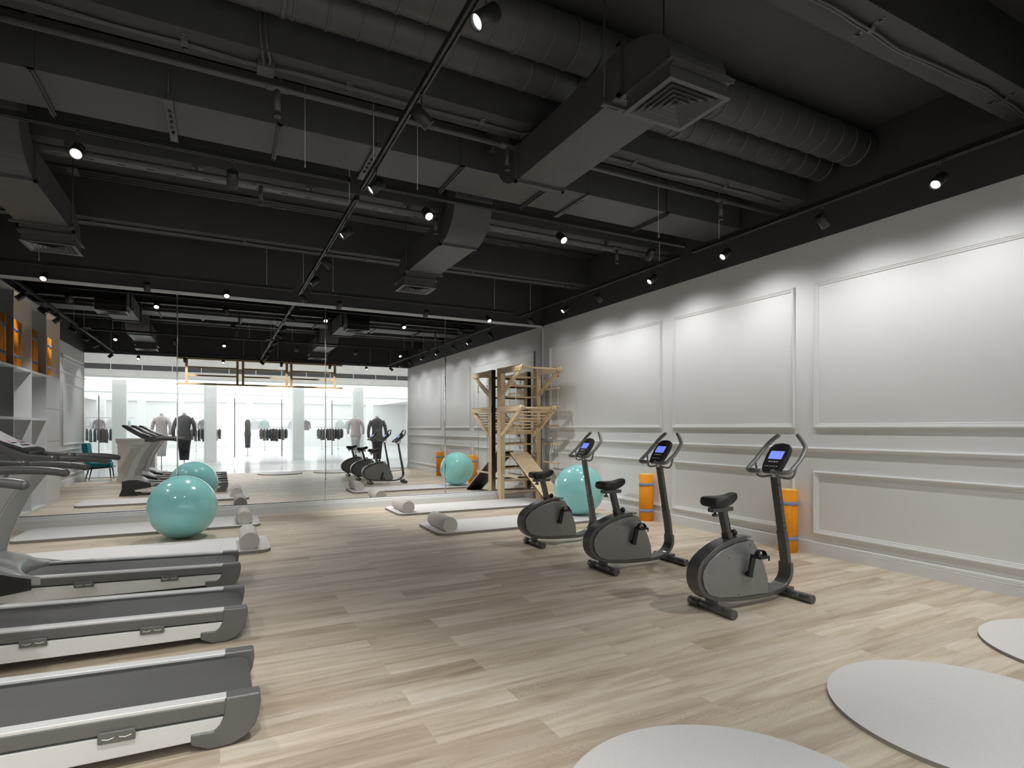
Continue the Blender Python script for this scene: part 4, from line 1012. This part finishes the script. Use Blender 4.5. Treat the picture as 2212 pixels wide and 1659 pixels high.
# teal armchair
ch = thing('armchair', 'teal armchair with black base beside the left wall, seen in the mirror', 'armchair', (-2.73, 1.55, 0))
MB().box(-.22, .24, -.20, .20, .345, .455, .02).build('seat_cushion', 'teal', ch)
MB().prism([(-.30, .36), (-.17, .36), (-.215, .66), (-.25, .96), (-.37, .96), (-.35, .7)], 'y', -.24, .24).build('backrest', 'teal', ch, bev=.02)
for s in (-1, 1):
    m = MB(); ya, yb_ = sorted((s*.19, s*.27)); m.box(-.26, .20, ya, yb_, .60, .655, .012); m.box(.135, .20, ya, yb_, .42, .62, .012); m.build('armrest', 'teal', ch)
MB().prism([(-.30, .29), (-.28, .36), (.27, .36), (.29, .335)], 'y', -.25, .25).build('base', 'chairblack', ch, bev=.006)
for sx, sy in ((-1, -1), (-1, 1), (1, -1), (1, 1)):
    a = Vector((sx*.22, sy*.21, .32)); b = Vector((sx*.27-.02, sy*.235, 0))
    m = MB(); m.cyl(a, a.lerp(b, .72), .016, 12, r2=.012); lg = m.build('leg', 'chairblack', ch)
    m = MB(); m.cyl(a.lerp(b, .72), b, .0122, 12, r2=.009); m.build('leg_tip', 'copper', lg)

# ---------------------------------------------------------------- the mall outside
def ms(b, name, m_, lab, cat): return struct(b.build(name, m_), lab, cat)
ms(MB().box(-9, 13, -24.5, YF, -.12, 0), 'floor', 'mallfloor', 'glossy white floor of the mall and the shops opposite', 'floor')
ms(MB().box(-9, 13, -4.4, YF-.1, 4.2, 4.3), 'ceiling', 'mallwhite', 'white ceiling of the mall walkway', 'ceiling')
ms(MB().box(-9, 13, -24.5, -4.6, 3.18, 3.28), 'ceiling', 'mallwhite', 'white ceiling of the clothes shop opposite', 'ceiling')
ms(MB().box(-9.1, -9, -24.5, YF, 0, 4.3), 'wall_left', 'mallwhite', 'white end wall of the mall, left', 'wall')
ms(MB().box(13, 13.1, -24.5, YF, 0, 4.3), 'wall_right', 'mallwhite', 'white end wall of the mall, right', 'wall')
ms(MB().box(-9, 13, -24.6, -24.5, 0, 3.2), 'wall_back', 'mallwhite', 'back wall of the clothes shop opposite', 'wall')
ms(MB().box(-9, XL-.2, YF-.1, YF, 0, 4.3), 'wall_front', 'mallwhite', 'mall wall beside the gym shopfront, left', 'wall')
ms(MB().box(XR+.2, 13, YF-.1, YF, 0, 4.3), 'wall_front', 'mallwhite', 'mall wall beside the gym shopfront, right', 'wall')
m = MB(); m.box(-9, 13, -4.7, -4.5, 3.15, 4.25); ms(m, 'wall_front', 'mallconc', 'plaster bulkhead over the shop opposite', 'wall')
gr = thing('ventilation_grille', 'long dark ventilation grille in the bulkhead over the clothes shop', 'grille', (2, -4.49, 3.39))
MB().box(-11, 11, -.01, .0, 0, .19).build('grille_back', 'grille', gr)
m = MB()
for i in range(12): m.box(-11, 11, 0, .012, .008+i*.0155, .014+i*.0155)
m.build('fins', 'grille', gr)
m = MB(); x = -10.9
while x < 11: m.box(x, x+.02, 0, .016, 0, .19); x += .92
m.box(-11, 11, 0, .02, -.012, 0); m.box(-11, 11, 0, .02, .19, .202); m.build('frame', 'mallwhite', gr)
for i, x in enumerate((-3.3, -.33, 2.93, 5.4, 8.2)):
    o = MB().box(x-.22, x+.22, -6.2, -5.8, 0, 3.18).build('column', 'mallwhite'); struct(o, 'square white column in the shop opposite, %s from the left' % ORD[i], 'column')
for i, x in enumerate((-6.2, -4.2, -2.2, .6, 1.7, 4.1, 6.6, 9.5)):
    o = MB().box(x-.20, x+.20, -21.5, -21.1, 0, 3.18).build('column', 'mallwhite'); struct(o, 'slim white column deep in the shop opposite, %s from the left' % ORD[i], 'column')
# shop glass line with its pull handles
hx_ = (-3.72, .50, 2.16, 4.07)
for i, x in enumerate(hx_):
    o = thing('door_pull', 'long dark door pull on the shop glass opposite, %s from the left in the mirror' % ORD[i], 'door handle', (x, -4.56, 1.36))
    MB().cyl((0, 0, -1.12), (0, 0, 1.12), .016, 10).build('bar', 'tgrey', o)
gz = (-8.9, -3.65, .42, 2.24, 4.0, 12.9); n_ = 6
for i in range(5):
    o = MB().box(gz[i]+.02, gz[i+1]-.02, -4.625, -4.61, .01, 3.15).build('window_%d' % n_, 'glass'); n_ += 1
    struct(o, 'shop window glass opposite the gym, %s from the left in the mirror' % ORD[i], 'glass pane')
# garments
def garment_mat(name, c): return mat(name, c, .9, noise=.8, nscale=26, bump=.4, bscale=60)
GM = [garment_mat('brown_coat', (.045, .032, .030, 1)), garment_mat('charcoal_coat', (.022, .024, .03, 1)), garment_mat('olive_coat', (.06, .06, .052, 1)), garment_mat('grey_jacket', (.20, .18, .18, 1)), garment_mat('pale_shirt', (.55, .55, .56, 1)), garment_mat('mint_blouse', (.38, .46, .45, 1)), garment_mat('pink_knit', (.62, .55, .56, 1)), garment_mat('tweed', (.10, .095, .10, 1))]
def garment_mesh(w, L, th, m_):
    m = MB(); secs = []
    for z, hw, t in ((0, .055, .5), (-.03, .09, .6), (-.07, .22, .8), (-.12, .245, 1), (-.3, .20, 1.1), (-.6*L, .21, 1.0), (-.85*L, .235, 1.1), (-L, .25, 1.2)):
        secs.append([m.bm.verts.new((hw*w/.25*math.cos(2*math.pi*a/14), th*t*math.sin(2*math.pi*a/14)*(1+.25*math.sin(a*2.5)), z)) for a in range(14)])
    for a, b in zip(secs, secs[1:]):
        for k_ in range(14): m._f([a[k_], a[(k_+1) % 14], b[(k_+1) % 14], b[k_]])
    for s in (-1, 1):
        m.tube([(s*w*.86, 0, -.10), (s*w*1.12, 0, -.30), (s*w*1.22, 0, -.56)], [.06, .052, .04], 8)
    return m
protos = {}
def garment(kind, x, y, z, rz, label, group):
    if kind not in protos:
        k_, mt, L = kind
        o = thing('coat' if L > .65 else 'shirt', label, 'clothing'); b = garment_mesh(.23, L, .06, mt).build('body', GM[mt], o, smooth=True)
        m = MB(); m.tube([(-.14, 0, -.045), (0, 0, .03), (.14, 0, -.045)], .006, 6); m.tube([(0, 0, .03), (0, 0, .07), (.025, 0, .09)], .004, 6); m.build('hanger', 'chrome', o)
        protos[kind] = o
    else: o = copy_tree(protos[kind])
    o.location = (x, y, z); o.rotation_euler = (0, 0, rz); o['label'] = label; o['group'] = group
    return o
rk = [(-5.64, 'far left'), (-.72, 'left of centre'), (2.92, 'right of centre'), (6.25, 'far right')]
for x, w in rk:
    y = -18.1
    o = thing('clothes_rack', 'chrome clothes rack in the shop opposite, %s in the mirror' % w, 'clothes rack', (x, y, 0))
    m = MB(); m.cyl((-.85, 0, 1.40), (.85, 0, 1.40), .014, 8)
    for s in (-.5, .5): m.cyl((s, 0, 0), (s, 0, 1.40), .012, 8); m.cyl((s, -.3, .02), (s, .3, .02), .014, 8)
    m.build('frame', 'chrome', o)
    kinds = [(('c', 2, .70), 'olive'), (('c', 1, .72), 'charcoal'), (('c', 0, .74), 'brown')]
    for i in range(9):
        kd, cn = kinds[(0, 0, 1, 1, 2, 2, 1, 0, 0)[i]]
        g_ = garment(kd, x-.70+i*.175, y+.05*(i % 2), 1.31, 1.38 if i not in (4,) else .1, '%s coat hanging on the shop rack %s' % (cn, w), '%s coats on the rack %s' % (cn, w)); g_.scale = (.85, .9, (.92, 1.04, 1, .88, 1.02, 1.05, .9, 1, .86)[i])
ups = (-6.8, -6.2, -5.6, -4.95, -1.5, -.9, 2.0, 2.55, 4.3, 5.1, 7.3, 7.95)
for i, x in enumerate(ups):
    mt = (4, 3, 4, 5)[i % 4]; nmn = {4: 'pale', 3: 'grey', 5: 'mint'}[mt]
    garment(('s', mt, .62 if mt != 3 else .66), x, -20.6, 1.86, 0, '%s top hanging high at the back of the shop, %s' % (nmn, 'left part' if x < 0 else 'right part'), '%s tops at the back of the shop, %s' % (nmn, 'left part' if x < 0 else 'right part'))
for x0, x1, w in ((-7.2, -4.5, 'left'), (-1.9, -.5, 'middle'), (1.6, 8.4, 'right')):
    o = thing('wall_rail', 'high wall rail for tops at the back of the shop, %s' % w, 'clothes rail', ((x0+x1)/2, -20.6, 1.94))
    MB().cyl((-(x1-x0)/2, 0, 0), ((x1-x0)/2, 0, 0), .014, 8).build('rail', 'chrome', o)
def mannequin(x, y, z0, sc, rz, top, bot, label, cloth):
    o = thing('mannequin', label, 'mannequin', (x, y, 0), rz)
    m = MB()
    for prof_, mtn in (): pass
    def loft(secs, seg=18):
        m = MB(); R = []
        for z, a, b in secs: R.append([m.bm.verts.new((a*sc*math.cos(2*math.pi*i/seg), b*sc*math.sin(2*math.pi*i/seg), z0+z*sc)) for i in range(seg)])
        for p, q_ in zip(R, R[1:]):
            for i in range(seg): m._f([p[i], p[(i+1) % seg], q_[(i+1) % seg], q_[i]])
        m._f(R[0][::-1]); m._f(R[-1]); return m
    loft([(1.36, .055, .055), (1.44, .05, .05), (1.47, .052, .052), (1.475, .02, .02)]).build('neck', 'mallwhite', o, smooth=True)
    j = loft([(.62, .20, .14), (.70, .205, .15), (.85, .175, .125), (1.0, .165, .12), (1.15, .19, .13), (1.28, .205, .12), (1.35, .14, .09), (1.39, .06, .06)]).build('jacket', GM[top], o, smooth=True)
    for s in (-1, 1):
        MB().tube([(s*.18*sc, 0, z0+1.30*sc), (s*.26*sc, 0, z0+1.12*sc), (s*.29*sc, .02, z0+.92*sc), (s*.28*sc, .05, z0+.74*sc)], [.062*sc, .058*sc, .05*sc, .045*sc], 10).build('sleeve', GM[top], j)
    loft([(.02, .13, .11), (.2, .14, .12), (.45, .165, .13), (.64, .19, .14)]).build(bot[0], GM[bot[1]], o, smooth=True)
    m = MB(); m.cyl((0, 0, .01), (0, 0, z0+.3*sc), .014, 8); m.lathe([(0, 0), (.17, 0), (.17, .012), (0, .016)], (0, 0, 0)); m.build('stand', 'chrome', o)
mannequin(-.99, -1.05, .33, 1.02, .1, 7, ('skirt', 1), 'mannequin in tweed jacket and dark skirt outside the glass, left in the mirror', None)
mannequin(-1.62, -1.35, .45, .92, .3, 6, ('skirt', 4), 'mannequin in pale pink top outside the glass, left in the mirror', None)
mannequin(5.05, -1.05, .20, 1.08, .1, 7, ('skirt', 1), 'mannequin in tweed jacket and dark skirt outside the glass, right in the mirror', None)
mannequin(4.35, -1.35, .45, .92, .3, 6, ('skirt', 4), 'mannequin in pale pink top outside the glass, right in the mirror', None)
mannequin(1.19, -10.7, .38, .98, 1.5, 2, ('trousers', 1), 'slim mannequin in olive jacket inside the shop, left of the door pulls', None)
mannequin(3.5, -10.7, .38, .98, 1.5, 2, ('trousers', 1), 'slim mannequin in olive jacket inside the shop, right of the door pulls', None)
vs = thing('vase', 'white vase with bare twigs outside the glass, beside the bikes in the mirror', 'vase', (4.0, .25, 0))
MB().lathe([(0, 0), (.09, 0), (.12, .15), (.10, .32), (.05, .42), (.055, .46), (.045, .46), (0, .40)], seg=24).build('vase_body', 'mallwhite', vs)
m = MB()
for i in range(9):
    a = i*.7; r_ = .10+.05*(i % 3)
    m.tube([(0, 0, .3), (math.cos(a)*r_*.5, math.sin(a)*r_*.5, .75), (math.cos(a)*r_*1.6, math.sin(a)*r_*1.6, 1.05+.06*(i % 4))], [.004, .003, .0015], 5)
    m.tube([(math.cos(a)*r_*.5, math.sin(a)*r_*.5, .75), (math.cos(a+.8)*r_*1.1, math.sin(a+.8)*r_*1.1, 1.0)], [.003, .0012], 5)
m.build('twigs', 'mallconc', vs)
